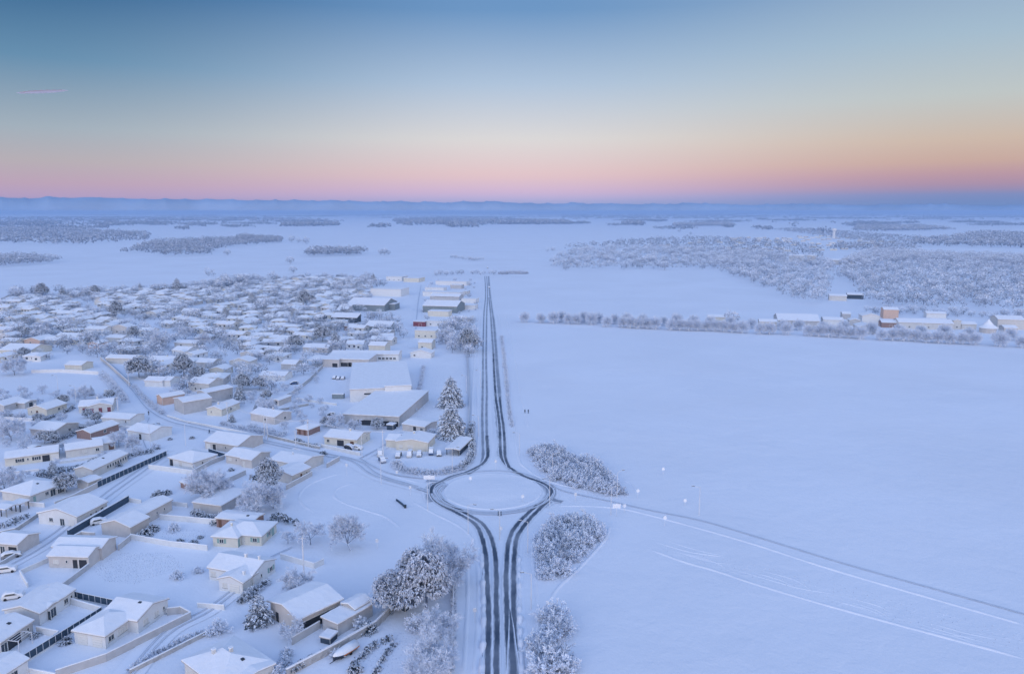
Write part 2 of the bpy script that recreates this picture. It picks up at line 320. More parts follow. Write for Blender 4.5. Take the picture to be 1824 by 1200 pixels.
sf = [([(587, 814), (614, 817), (636, 826), (655, 841), (677, 851), (710, 861), (740, 869), (762, 876)], 1.0), ([(600, 812), (622, 816), (647, 825), (669, 842), (692, 852), (720, 860), (745, 867)], .8),
      ([(642, 817), (669, 833), (697, 844), (738, 851), (773, 854)], .8), ([(587, 814), (500, 795), (420, 778), (350, 762), (300, 750), (262, 728), (235, 695), (205, 664), (182, 645)], .9), ([(600, 812), (510, 793), (430, 775), (360, 759), (308, 746), (270, 726), (243, 695), (213, 662), (190, 643)], .8),
      ([(985, 866), (1008, 876), (1091, 894), (1162, 910), (1247, 927), (1350, 957), (1500, 1003), (1660, 1048), (1824, 1094), (1950, 1130)], .5),
      ([(545, 656), (470, 666), (400, 701), (345, 721)], .5), ([(548, 660), (475, 670), (402, 706), (347, 727)], .5), ([(0, 1006), (80, 961), (160, 901), (205, 866), (300, 803)], .5), ([(5, 1014), (84, 969), (163, 908), (209, 873), (300, 809)], .5), ([(190, 1245), (290, 1128), (370, 1083), (440, 1028), (470, 1000), (520, 975)], .5), ([(196, 1252), (296, 1134), (375, 1088), (446, 1032), (478, 1003)], .5), ([(266, 745), (254, 775), (261, 800)], .5), ([(640, 818), (690, 790), (715, 770)], .5), ([(740, 600), (744, 545), (750, 508)], .8),
      (circ(RI + 2.2, 30, 190, 350), .7), (circ(RI + 3.6, 30, 190, 350), .7), (circ(RI + 2.0, 30, 30, 150), .5),
      ([(786, 893), (776, 875), (790, 862)], 1.0), ([(791, 890), (783, 877), (795, 864)], .8)]
kind(ribbons('faint_track', sf, tr_soft, .26), 'structure')
bank('snow_bank', [[(609, 842), (573, 853), (546, 866), (533, 883), (540, 899), (560, 912)], [(631, 859), (603, 869), (595, 883), (614, 896), (656, 910), (688, 921), (713, 940)],
    [(963, 935), (953, 960), (949, 981), (952, 1023), (957, 1080), (960, 1140)], [(1085, 938), (1077, 961), (1034, 1009), (992, 1049), (979, 1080), (975, 1130)], [(991, 901), (1048, 901), (1091, 904), (1133, 911), (1247, 941), (1350, 971), (1500, 1019), (1824, 1112)],
    [(918, 740), (923, 811), (940, 836), (969, 853), (1003, 864), (1040, 872)], [(1098, 850), (1125, 862), (1135, 880)], [(1159, 978), (1218, 1000), (1275, 1016), (1350, 1041), (1500, 1085), (1824, 1172)],
    [(845, 1200), (851, 1100), (852, 1040), (848, 985), (838, 955), (815, 935), (775, 915), (735, 893)], [(826, 1200), (832, 1090), (833, 1040), (830, 985)],
    [(848, 815), (853, 760), (850, 690), (854, 600)], [(835, 815), (840, 760), (842, 690), (848, 600), (854, 540)], [(906, 760), (901, 700), (897, 620), (889, 560)], [(940, 760), (925, 690), (912, 610), (900, 560)],
    [(700, 846), (735, 857), (760, 861)]], 1.1, .2)
def furrows():
    L = []
    for k in range(170):
        f_ = rnd.random() ** .8; xa = 1180 + 700 * f_; top = 968 + (xa - 1160) * .235; bot = 978 + (xa - 1159) * .291; ya = rnd.uniform(top, bot); ln = rnd.uniform(8, 26); L.append([(xa, ya), (xa + ln * .5, ya + ln * .16), (xa + ln, ya + ln * .27)])
    for k in range(4):
        x0 = 1165 + rnd.uniform(0, 40); y0 = 962 + k * 5
        for j in range(4):
            xa = x0 + j * 150 + rnd.uniform(-20, 30); ya = y0 + (xa - x0) * .31
            L.append([(xa, ya), (xa + 60, ya + 60 * .3), (xa + rnd.uniform(80, 130), ya + rnd.uniform(24, 40))])
    return L
bank('furrow', furrows(), .45, .09)
bank('roadside_windrow', [[(858, 1290), (858, 1200), (861, 1120), (860, 1040), (857, 985)], [(933, 1290), (931, 1200), (927, 1120), (924, 1040), (925, 985)]], 1.2, .5, 1.3, None, .6)
# traffic island: low dome with a kerb ring
b = MB(); n = 64
rr = [(RI, 0), (RI - .12, .16), (RI - .5, .16), (RI - .7, .12), (RI * .6, .5), (RI * .3, .75), (.01, .8)]
b.v = [(ctr.x + r * math.cos(2 * math.pi * i / n), ctr.y + r * math.sin(2 * math.pi * i / n), z) for r, z in rr for i in range(n)]
b.f = [(k * n + i, k * n + (i + 1) % n, (k + 1) * n + (i + 1) % n, (k + 1) * n + i) for k in range(len(rr) - 1) for i in range(n)]; b.m = [0] * len(b.f)
o = b.build('traffic_island', snow_ground); kind(o, 'structure'); o.data.shade_smooth()
#@@STRUCT@@
# ------------------------------------------------------------------ houses
SPOTS = []   # (x, y, radius) of everything that stands, to keep fillers apart
def roof_z(bk, x, y):
    x0, x1, y0, y1, h, t, rf = bk
    if rf == 'gx': return h + t * min(y - y0, y1 - y)
    if rf == 'gy': return h + t * min(x - x0, x1 - x)
    if rf == 'hip': return h + t * min(y - y0, y1 - y, x - x0, x1 - x)
    if rf == 'shed': return h + t * (y - y0)
    if rf == 'shedx': return h + t * (x - x0)
    return h + .15
def slab(b, bk, o, z0, th, seg=1, jit=0, og=None):
    """roof slab over the block; o overhang, z0 lift, th thickness"""
    x0, x1, y0, y1, h, t, rf = bk; og = o * .6 if og is None else og
    if rf in ('gx', 'gy'):
        a0, a1, c0, c1 = (y0, y1, x0, x1) if rf == 'gx' else (x0, x1, y0, y1)
        m = (a0 + a1) / 2; e = h - o * t + z0; tp = h + (m - a0) * t + z0
        prof = [(a0 - o, e), (a0 - o, e + th), ((a0 + m - o) / 2, (e + tp) / 2 + th), (m, tp + th), ((a1 + m + o) / 2, (e + tp) / 2 + th), (a1 + o, e + th), (a1 + o, e), (m, tp)]
        b.prism(prof, c0 - og, c1 + og, 'x' if rf == 'gx' else 'y', seg, jit)
    elif rf == 'shed': b.prism([(y0 - o, h - o * t + z0), (y0 - o, h - o * t + z0 + th), (y1 + o, h + (y1 - y0 + o) * t + z0 + th), (y1 + o, h + (y1 - y0 + o) * t + z0)], x0 - og, x1 + og, 'x', seg, jit)
    elif rf == 'shedx': b.prism([(x0 - o, h - o * t + z0), (x0 - o, h - o * t + z0 + th), (x1 + o, h + (x1 - x0 + o) * t + z0 + th), (x1 + o, h + (x1 - x0 + o) * t + z0)], y0 - og, y1 + og, 'y', seg, jit)
    elif rf == 'hip':
        w, d = x1 - x0, y1 - y0; r = min(w, d) / 2; e = h - o * t + z0; tp = h + r * t + z0 + th
        if w >= d: A, B = (x0 + r, (y0 + y1) / 2), (x1 - r, (y0 + y1) / 2)
        else: A, B = ((x0 + x1) / 2, y0 + r), ((x0 + x1) / 2, y1 - r)
        X0, X1, Y0, Y1 = x0 - o, x1 + o, y0 - o, y1 + o
        q = [(X0, Y0), (X1, Y0), (X1, Y1), (X0, Y1)]; bb = len(b.v)
        b.v += [(x, y, e) for x, y in q] + [(x, y, e + th) for x, y in q] + [(A[0], A[1], tp), (B[0], B[1], tp)]
        fs = [(3, 2, 1, 0), (0, 1, 5, 4), (1, 2, 6, 5), (2, 3, 7, 6), (3, 0, 4, 7)]
        fs += [(4, 5, 9, 8), (5, 6, 9), (6, 7, 8, 9), (7, 4, 8)] if w >= d else [(4, 5, 8), (5, 6, 9, 8), (6, 7, 9), (7, 4, 8, 9)]
        for f in fs: b.f.append(tuple(bb + i for i in f)); b.m.append(0)
    else: b.box(x0 - o * .5, y0 - o * .5, h + z0, x1 + o * .5, y1 + o * .5, h + z0 + th)
def walls(b, bk):
    x0, x1, y0, y1, h, t, rf = bk
    if rf == 'gx': b.prism([(y0, -.3), (y0, h), ((y0 + y1) / 2, h + (y1 - y0) / 2 * t), (y1, h), (y1, -.3)], x0, x1, 'x')
    elif rf == 'gy': b.prism([(x0, -.3), (x0, h), ((x0 + x1) / 2, h + (x1 - x0) / 2 * t), (x1, h), (x1, -.3)], y0, y1, 'y')
    elif rf == 'shed': b.prism([(y0, -.3), (y0, h), (y1, h + (y1 - y0) * t), (y1, -.3)], x0, x1, 'x')
    elif rf == 'shedx': b.prism([(x0, -.3), (x0, h), (x1, h + (x1 - x0) * t), (x1, -.3)], y0, y1, 'y')
    else: b.box(x0, y0, -.3, x1, y1, h - .02)
OPC = {}
def opening(kd, w=None, big=True):
    """meshes of an opening, cached; wall plane y=0, outside -y"""
    key = (kd, w, big)
    if key in OPC: return OPC[key]
    dim = {'win': (1.2, 1.15, .95), 'small': (.6, .8, 1.2), 'bay': (2.2, 2.1, .05), 'french': (1.4, 2.1, .05), 'door': (.95, 2.1, 0), 'doorw': (.95, 2.1, 0), 'doorb': (.95, 2.1, 0), 'garage': (2.4, 2.1, 0), 'garagew': (2.4, 2.1, 0), 'garageb': (2.4, 2.1, 0),
           'dark': (2.4, 2.2, 0), 'sg': (1.2, 1.15, .95), 'sb': (1.2, 2.0, .1), 'sr': (1.1, 2.0, .1), 'sd': (1.2, 1.15, .95), 'cr': (1.3, 2.0, .1), 'cb': (.9, 2.0, .05), 'band': (3, .6, 3.2), 'light': (1.3, 1.2, .9), 'cg': (1.1, 2.0, .05)}[kd]
    ww, hh, z = dim; ww = w or ww; res = []
    def solid(nm, m, x0, x1, z0, z1, y=.05, th=.04):
        b = MB(); b.box(x0, -y, z0, x1, -y + th + .02, z1); return (nm, b.mesh(nm, m), [])
    def framed(m, pane, nm='window'):
        b = MB(); f = .09
        b.box(-ww / 2, -.07, z, -ww / 2 + f, .0, z + hh); b.box(ww / 2 - f, -.07, z, ww / 2, .0, z + hh)
        b.box(-ww / 2 + f, -.068, z + hh - f, ww / 2 - f, .0, z + hh); b.box(-ww / 2 + f, -.068, z, ww / 2 - f, .0, z + f)
        for k in range(1, max(1, round(ww / .75))): xx = -ww / 2 + ww * k / max(1, round(ww / .75)); b.box(xx - .035, -.06, z + f, xx + .035, 0, z + hh - f)
        p = MB(); p.box(-ww / 2 + f, -.03, z + f, ww / 2 - f, .01, z + hh - f)
        kids = [('pane', p.mesh('pane', pane))]
        if z > .5:
            q = MB(); q.box(-ww / 2 - .08, -.16, z - .09, ww / 2 + .08, -.01, z - .01); kids.append(('sill', q.mesh('sill', concrete)))
        return (nm, b.mesh(nm, m), kids)
    if kd in ('win', 'small', 'bay', 'french', 'band'): res.append(framed(frame_w if kd != 'band' else frame_d, glass))
    elif kd == 'light': res.append(framed(frame_w, door_w))
    elif kd in ('sg', 'sb', 'sr', 'sd'):
        res.append(framed(frame_w, glass)); m = {'sg': sh_green, 'sb': sh_blue, 'sr': sh_red, 'sd': sh_dark}[kd]
        for s in (-1, 1):
            xa = s * (ww / 2 + .04); xb = s * (ww / 2 + .62); res.append(solid('shutter', m, min(xa, xb), max(xa, xb), z - .02, z + hh + .02))
    elif kd in ('cr', 'cb', 'cg'): res.append(solid('shutter', {'cr': sh_red, 'cb': sh_dark, 'cg': sh_green}[kd], -ww / 2, ww / 2, z, z + hh))
    elif kd.startswith('garage'):
        m = {'garage': door_w, 'garagew': frame_w, 'garageb': door_b}[kd]; b = MB(); n_ = 4
        for k in range(n_): b.box(-ww / 2, -.06, z + .02 + k * hh / n_, ww / 2, .0, z + (k + 1) * hh / n_ - .03)
        res.append(('garage_door', b.mesh('garage_door', m), []))
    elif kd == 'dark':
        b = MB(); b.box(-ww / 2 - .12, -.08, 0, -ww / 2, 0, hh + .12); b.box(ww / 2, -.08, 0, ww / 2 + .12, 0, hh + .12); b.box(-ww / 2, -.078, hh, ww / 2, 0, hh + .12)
        q = MB(); q.box(-ww / 2, -.02, 0, ww / 2, .01, hh); res.append(('doorway', b.mesh('doorway', frame_w), [('door_shade_panel', q.mesh('door_shade_panel', door_d))]))  # dark sheet paints the unlit inside of open bays; also serves dark doors
    else:
        m = {'door': door_d, 'doorw': door_w, 'doorb': door_b}[kd]; s_ = solid('door', m, -ww / 2, ww / 2, z, z + hh)
        hb = MB(); hb.box(ww / 2 - .2, -.11, 1.0, ww / 2 - .06, -.05, 1.05); res.append((s_[0], s_[1], [('handle', hb.mesh('handle', metal_d))]))
    OPC[key] = res; return res
def put_opening(root, bk, side, tt, kd, w=None, big=True):
    x0, x1, y0, y1, h, t, rf = bk
    if side == 'f': loc = (x0 + (x1 - x0) * tt, y0, 0); rz = 0
    elif side == 's': loc = (x1, y0 + (y1 - y0) * tt, 0); rz = math.pi / 2
    else: loc = (x0, y0 + (y1 - y0) * tt, 0); rz = -math.pi / 2
    for nm, me, kids in opening(kd, w, big):
        o = link(nm, me, root, loc, rz)
        if big:
            for kn, km in kids: link(kn, km, o)
        elif kids and nm == 'window':
            link('pane', kids[0][1], o)
def house(label, wm, blocks, ops=(), chim=(), cat='house', name='house', group=None, big=True, over=.4, extras=None, edge=None):
    """blocks: (L, K, R, roof, eave height, slope[, open]) with L,K,R surveyed base corners; R may be a depth in metres"""
    L, K = g(*blocks[0][0]), g(*blocks[0][1]); ux = (K - L); rz = math.atan2(ux.y, ux.x)
    X = Vector((math.cos(rz), math.sin(rz), 0)); Y = Vector((-math.sin(rz), math.cos(rz), 0))
    root = empty(name, K, rz); tag(root, label, cat, group)
    wb, rb, sb = MB(), MB(), MB(); pb = MB(); bks = []
    for i, bl in enumerate(blocks):
        l, k = g(*bl[0]), g(*bl[1]); w = (k - l).dot(X)
        d = bl[2] if isinstance(bl[2], (int, float)) else (g(*bl[2]) - k).dot(Y)
        d = max(d, 2.0); q = k - K; x1, y0 = q.dot(X), q.dot(Y)
        if i: x1 += .013 * i; y0 += .011 * i
        t = bl[5] if len(bl) > 5 else .3; h = (bl[4] if len(bl) > 4 else 2.7) + .012 * i
        bk = (x1 - w, x1, y0, y0 + d, h, t, bl[3]); bks.append(bk)
        opn = len(bl) > 6 and bl[6]
        if opn:
            for (cx, cy) in ((x1 - w + .15, y0 + .15), (x1 - .15, y0 + .15), (x1 - w + .15, y0 + d - .15), (x1 - .15, y0 + d - .15), (x1 - w / 2, y0 + .15)): pb.box(cx - .1, cy - .1, 0, cx + .1, cy + .1, roof_z(bk, cx, cy) - .01)
            if opn == 2: wb.box(x1 - w, y0 + d - .3, -.1, x1, y0 + d - .1, h - .05); wb.box(x1 - .25, y0 + .4, -.1, x1 - .05, y0 + d - .3, h - .05)
        else: walls(wb, bk)
        o = over + .02 * i
        slab(rb, bk, o, .02, .14)
        slab(sb, bk, o - .06, .165, .24 + .03 * (i % 2), max(1, int(max(w, d) / 1.3)) if big else 1, .05 if big else 0, og=o * .6 - .03)
    if wb.v: wb.build('wall', wm, root)
    if pb.v: pb.build('post', metal_d, root)
    ro = rb.build('roof', edge or eave, root); sn = sb.build('roof_snow', snow_roof, ro)
    for op in ops: put_opening(root, bks[op[0]], op[1], op[2], op[3], op[4] if len(op) > 4 else None, big)
    for c in chim:
        bk = bks[c[0]]; x = bk[0] + (bk[1] - bk[0]) * c[1]; y = bk[2] + (bk[3] - bk[2]) * c[2]; z = roof_z(bk, x, y); r = .28 if len(c) < 4 else c[3]
        b = MB(); b.box(x - r, y - r, z - .2, x + r, y + r, z + 1.15); o = b.build('chimney', wm, ro)
        b = MB(); b.box(x - r - .06, y - r - .06, z + 1.15, x + r + .06, y + r + .06, z + 1.32); b.build('chimney_snow', snow_roof, root)
    if big:   # gutter and downpipe on the near corner, roof window
        bk = bks[0]; b = MB(); b.tube((bk[1] + .06, bk[2] - .06, 0), (bk[1] + .06, bk[2] - .06, bk[4] - .1), .05, .05, 5); b.build('downpipe', frame_w, root)
    if extras: extras(root, bks)
    for bk in bks:
        c = K + X * ((bk[0] + bk[1]) / 2) + Y * ((bk[2] + bk[3]) / 2); SPOTS.append((c.x, c.y, max(bk[1] - bk[0], bk[3] - bk[2]) * .55 + 1))
        r_ = math.hypot(bk[1] - bk[0], bk[3] - bk[2])
    return root, bks
def heat_pump(root, bk, tt):
    x0, x1, y0, y1 = bk[:4]; y = y0 + (y1 - y0) * tt; b = MB(); b.box(x1 + .15, y - .4, .35, x1 + .5, y + .4, 1.05)
    o = b.build('heat_pump', frame_w, root); q = MB(); q.tube((x1 + .5, y, .7), (x1 + .53, y, .7), .28, .28, 10); q.build('fan', metal_d, o)
def roof_vent(root, bk, u, v):
    x = bk[0] + (bk[1] - bk[0]) * u; y = bk[2] + (bk[3] - bk[2]) * v; z = roof_z(bk, x, y); b = MB(); b.box(x - .35, y - .3, z + .3, x + .35, y + .3, z + .52); b.build('roof_window', metal_d, root)

house('long pale bungalow with gabled wing, narrow window and french door, beside the dark hedge wall', wall_white, [((70, 932), (138, 939), (185, 910), 'gy', 2.9, .28)],
      [(0, 'f', .33, 'win', 1.3), (0, 'f', .62, 'french', 1.5), (0, 'f', .86, 'garagew', 1.8), (0, 's', .45, 'small'), (0, 's', .62, 'small'), (0, 's', .82, 'win')], extras=lambda r, b: heat_pump(r, b[0], .5))
house('beige bungalow with dark open garage and black door, a walled yard behind', wall_beige, [((88, 1010), (159, 1012), (190, 992), 'gx', 2.9, .3), ((110, 985), (183, 997), (211, 978), 'gx', 3.1, .3)],
      [(0, 'f', .18, 'light'), (0, 'f', .45, 'small'), (0, 'f', .66, 'door', 1.1), (0, 'f', .86, 'dark', 2.0)])
house('white hip-roofed bungalow with two garage doors inside the long lower-left wall', wall_white, [((134, 1145), (189, 1155), (250, 1112), 'hip', 2.7, .32), ((150, 1140), (247, 1128), (299, 1089), 'gx', 2.8, .3)],
      [(0, 'f', .26, 'garagew', 2.3), (0, 'f', .74, 'garagew', 2.3), (0, 's', .16, 'win', 1.5), (0, 's', .42, 'light'), (0, 's', .56, 'light'), (1, 's', .25, 'light'), (1, 's', .6, 'light'), (1, 's', .85, 'small')], extras=lambda r, b: (heat_pump(r, b[1], .93), roof_vent(r, b[1], .7, .45)))
house('pale bungalow with dark patio doors and a heat pump, left of the dark screened fence', wall_white, [((10, 1108), (72, 1114), (128, 1070), 'gy', 2.7, .28), ((40, 1105), (88, 1104), (101, 1093), 'gx', 2.7, .2)],
      [(1, 's', .5, 'bay', 1.6), (1, 'f', .86, 'bay', 2.6), (0, 's', .74, 'win'), (0, 's', .9, 'small')], extras=lambda r, b: heat_pump(r, b[0], .96))
def pergola(root, bks):
    bk = bks[0]; b = MB(); x1 = bk[1]; y = bk[2] + (bk[3] - bk[2]) * .38
    for dy in (-1.6, 1.6):
        b.box(x1 + 2.6, y + dy - .06, 0, x1 + 2.72, y + dy + .06, 2.35); b.box(x1 + .1, y + dy - .06, 2.35, x1 + 2.8, y + dy + .06, 2.47)
    for k in range(4): b.box(x1 + .3 + k * .75, y - 1.7, 2.47, x1 + .38 + k * .75, y + 1.7, 2.56)
    b.build('pergola', metal_w, root); roof_vent(root, bk, .7, .6)
house('grey-white bungalow with a pergola and dark patio openings at the left edge', wall_grey, [((-60, 1160), (3, 1167), (66, 1128), 'gy', 2.7, .28)],
      [(0, 's', .1, 'bay', 1.6), (0, 's', .4, 'dark', 3.2), (0, 's', .72, 'small'), (0, 's', .84, 'small')], extras=pergola)
house('grey-white bungalow cut by the bottom left corner of the photo', wall_white, [((-45, 1222), (0, 1232), (24, 1192), 'gy', 2.7, .28)], [(0, 's', .5, 'bay', 1.6)])
house('large hip-roofed house with two chimneys and blue shutters at the bottom edge', wall_cream, [((330, 1200), (395, 1250), (466, 1190), 'hip', 2.7, .36), ((390, 1215), (430, 1240), (466, 1192), 'gx', 2.7, .1)],
      [(0, 's', .3, 'sb'), (0, 's', .62, 'sb')], [(0, .55, .55), (0, .35, .35)], extras=lambda r, b: roof_vent(r, b[0], .78, .6))
house('cream house with gabled garage wing and two frosted chimneys, above the round shrub', wall_white, [((391, 1051), (433, 1059), (460, 1040), 'gy', 2.8, .32), ((378, 1028), (452, 1046), (493, 1018), 'gx', 3.0, .34)],
      [(0, 'f', .25, 'light'), (0, 'f', .66, 'garagew', 2.6), (1, 's', .35, 'small'), (1, 's', .8, 'sg'), (0, 's', .6, 'doorw'), (1, 'f', .1, 'light')], [(0, .8, .45, .25), (1, .6, .5, .25), (1, .9, .5, .2)])
house('cream L-shaped hip-roofed bungalow with pale green shutters and a recessed porch', wall_yellow, [((380, 972), (424, 975), 9.0, 'hip', 2.6, .34), ((400, 963), (466, 972), 8.5, 'hip', 2.6, .34)],
      [(0, 'f', .35, 'sg'), (0, 's', .06, 'cg', .9), (1, 'f', .84, 'sg'), (1, 'f', .55, 'doorw'), (1, 's', .5, 'sg'), (1, 's', .75, 'cg')], [(0, .5, .4, .2)])
house('flat snow-roofed annex with a roof vent just behind the green-shuttered bungalow', wall_brick, [((386, 938), (452, 945), (474, 932), 'gx', 2.5, .14)], [(0, 'f', .1, 'doorb')], extras=lambda r, b: roof_vent(r, b[0], .75, .4))
house('low left-edge house with open porch, carport and a grey gable wall', wall_beige, [((-12, 985), (33, 989), (70, 968), 'gx', 2.8, .3)], [(0, 'f', .4, 'bay', 1.4), (0, 'f', .8, 'dark', 2.4)])
house('L-shaped pale house with a blank front gable, left of the walled empty plot', wall_beige, [((182, 951), (233, 958), (262, 939), 'gy', 2.9, .3), ((228, 930), (252, 938), (298, 907), 'gy', 3.0, .26)],
      [(1, 's', .25, 'win', .9), (1, 's', .5, 'small'), (1, 's', .74, 'small')], [])
house('yellow long house with dark shutters and open porch at the left edge', wall_yellow, [((10, 831), (105, 818), 8.5, 'gx', 2.7, .26)], [(0, 'f', .27, 'sd'), (0, 'f', .42, 'small'), (0, 'f', .58, 'sd'), (0, 'f', .76, 'dark', 2.2), (0, 'f', .93, 'garagew', 2.2)])
house('cream house with attached low garage wing beside the yellow porch house', wall_cream, [((118, 816), (184, 806), 8, 'gx', 2.7, .28), ((170, 810), (206, 799), 9, 'gx', 2.5, .22)], [(0, 'f', .25, 'garage'), (0, 'f', .5, 'light'), (0, 'f', .85, 'win'), (1, 'f', .8, 'garageb', 1.6)])
house('pale house with four dark red shutters and a frosted utility pole at its right', wall_cream, [((141, 736), (202, 731), 9.5, 'gx', 2.8, .3), ((158, 737), (200, 733), 7, 'gy', 2.85, .26)],
      [(0, 'f', .16, 'cr', 1.4), (1, 'f', .12, 'cr', 1.6), (1, 'f', .5, 'cr'), (1, 'f', .87, 'cr')], [(0, .5, .5)])
house('cream gabled cottage with one small window and a dark red door', wall_yellow, [((50, 739), (84, 741), (118, 729), 'gy', 2.7, .3)], [(0, 'f', .2, 'small'), (0, 'f', .5, 'doorb'), (0, 's', .6, 'win'), (0, 's', .8, 'small')], [(0, .35, .08, .2)])
house('left-edge cottage with a low garage joined on its right', wall_grey, [((-20, 732), (8, 734), (36, 722), 'gy', 2.7, .3), ((20, 726), (45, 728), 6, 'gx', 2.3, .2)], [(0, 's', .6, 'win'), (1, 's', .5, 'dark', 2)])
house('small low bungalow alone in the middle of a long white garden, three little windows', wall_white, [((182, 755), (232, 758), (248, 747), 'gx', 2.5, .22)], [(0, 'f', .3, 'small'), (0, 'f', .38, 'small'), (0, 'f', .85, 'small')])
house('plain grey-walled snow-roofed house behind a dark hedge in the left orchard', wall_grey, [((55, 776), (99, 780), (136, 765), 'gx', 2.7, .26)], [(0, 's', .6, 'win')])
house('brown-gabled barn house with a snow-laden roof', wall_brick, [((137, 780), (162, 783), (204, 765), 'gy', 2.5, .3)], [(0, 's', .5, 'win')])
house('pale house with a big right gable on the bend of the lane', wall_white, [((228, 779), (269, 786), (297, 772), 'gx', 2.9, .28)], [(0, 'f', .55, 'dark', 1.2), (0, 'f', .2, 'light')])
house('long narrow house with a row of dark windows beside the black panel fence', wall_cream, [((134, 850), (166, 852), (234, 822), 'gy', 2.7, .3)], [(0, 'f', .5, 'light')] + [(0, 's', .42 + .075 * k, 'win', .9) for k in range(8)], extras=lambda r, b: roof_vent(r, b[0], .6, .5))
house('low garage annex in front of the long narrow house', wall_cream, [((138, 868), (158, 872), (174, 862), 'gy', 2.2, .2)], [])
house('square hip-roofed bungalow with a terrace wall by the lane', wall_white, [((302, 828), (344, 838), (378, 821), 'hip', 2.6, .34)], [(0, 'f', .1, 'dark', 1.6), (0, 'f', .5, 'light'), (0, 's', .4, 'small')])
house('long beige house with one dark doorway and large blank gable by the lane', wall_beige, [((366, 799), (425, 808), (458, 788), 'gx', 2.8, .28)], [(0, 'f', .28, 'dark', 1.5), (0, 'f', .1, 'garagew', 1.8), (0, 'f', .62, 'small'), (0, 'f', .85, 'small')])
house('beige bungalow with stepped front and blank right wall, left of the dark laden tree', wall_beige, [((403, 824), (440, 830), 8.5, 'gx', 2.7, .28), ((430, 831), (449, 834), (478, 819), 'gx', 2.8, .28)], [(0, 'f', .2, 'light'), (0, 'f', .5, 'small'), (0, 'f', .75, 'small'), (1, 'f', .25, 'doorw'), (1, 's', .7, 'small')])
house('wide low house with a sunken court, right end of the row below the road', wall_cream, [((482, 832), (536, 843), (582, 826), 'gx', 2.7, .2), ((490, 852), (520, 862), (548, 846), 'gy', 2.7, .22)], [(0, 'f', .85, 'win'), (1, 's', .5, 'doorb', .7), (1, 's', .8, 'small')], [(0, .45, .4, .12)])
house('hip-roofed bungalow with several patio doors along its garden side, far left', wall_cream, [((5, 889), (56, 898), (100, 871), 'hip', 2.6, .32)], [(0, 's', .1, 'cg', .8), (0, 's', .45, 'win'), (0, 's', .62, 'bay', 1.8), (0, 's', .85, 'bay', 2.2)], extras=lambda r, b: roof_vent(r, b[0], .7, .45))
house('small dark-posted garden shelter with a snow roof at the left edge', wall_dark, [((-8, 918), (12, 921), 4.5, 'gx', 2.2, .15, 1), ((16, 911), (36, 912), 3.0, 'flat', 2.2, .1, 1)], cat='shelter', name='garden_shelter')
house('tall plain grey-walled block with blank sides, left of the pair', wall_grey, [((311, 730), (328, 738), (367, 724), 'gy', 5.0, .18)], [])
house('tall plain grey-walled block standing behind the first, nearer the trees', wall_grey, [((352, 716), (368, 720), (411, 708), 'gy', 5.0, .18)], [(0, 's', .9, 'small')])
house('low orange-walled house with a snow roof beside the village road', wall_orange, [((280, 718), (290, 722), (331, 715), 'gy', 3.4, .3)], [])
house('gabled cottage in the fork below the grey blocks, one front window', wall_yellow, [((369, 739), (395, 741), (437, 728), 'gy', 2.7, .3)], [(0, 'f', .3, 'small'), (0, 's', .5, 'win'), (0, 's', .3, 'win')], [(0, .5, .25)])
house('two-storey cream house with three dark upper windows in a row', wall_cream, [((336, 696), (373, 700), (386, 691), 'gx', 4.2, .3)], [(0, 'f', .35, 'win', 1), (0, 'f', .6, 'win', 1), (0, 'f', .85, 'win', 1)])
house('beige house with a plain snow roof and frosted shrubs in front, above the low wall', wall_beige, [((447, 748), (490, 756), (512, 745), 'gx', 2.9, .28)], [(0, 's', .6, 'win'), (0, 'f', .6, 'win')], [(0, .6, .5, .2)])
house('pyramid-roofed cottage with dark red doorways by the utility poles', wall_brick, [((529, 773), (549, 776), (569, 767), 'hip', 2.3, .38)], [(0, 'f', .25, 'doorb'), (0, 'f', .7, 'doorb')], [(0, .5, .45, .18)])
house('cream bungalow facing the road behind a white panel wall, two round gable windows', wall_yellow, [((578, 791), (636, 797), (662, 783), 'gx', 2.8, .26)], [(0, 'f', .12, 'win'), (0, 'f', .5, 'dark', 2.8), (0, 'f', .85, 'doorb', 1.4), (0, 's', .35, 'small'), (0, 's', .7, 'small')], [(0, .6, .5)])
house('cream gabled house behind the row of snowed-in cars', wall_yellow, [((706, 801), (762, 804), 10, 'gy', 3.1, .16), ((690, 794), (708, 797), 8, 'gx', 2.6, .22)], [(0, 'f', .15, 'light'), (0, 'f', .45, 'light', 2)], [(0, .4, .7, .25)])
house('small outbuilding with a flat snow roof, behind the gabled house', wall_beige, [((717, 766), (757, 772), 9, 'gx', 2.5, .14)], [(0, 'f', .55, 'dark', 1.4), (0, 'f', .85, 'win')], cat='outbuilding', name='outbuilding')
house('narrow snow-covered carport right of the parked cars, firewood showing under it', wall_dark, [((795, 810), (818, 812), 14, 'gy', 2.1, .12, 2)], [], cat='carport', name='carport')
house('tiny snow-capped garden shed beside the dark barn corner', wall_dark, [((689, 765), (700, 766), 3, 'flat', 1.9, .1)], [], cat='shed', name='garden_shed')
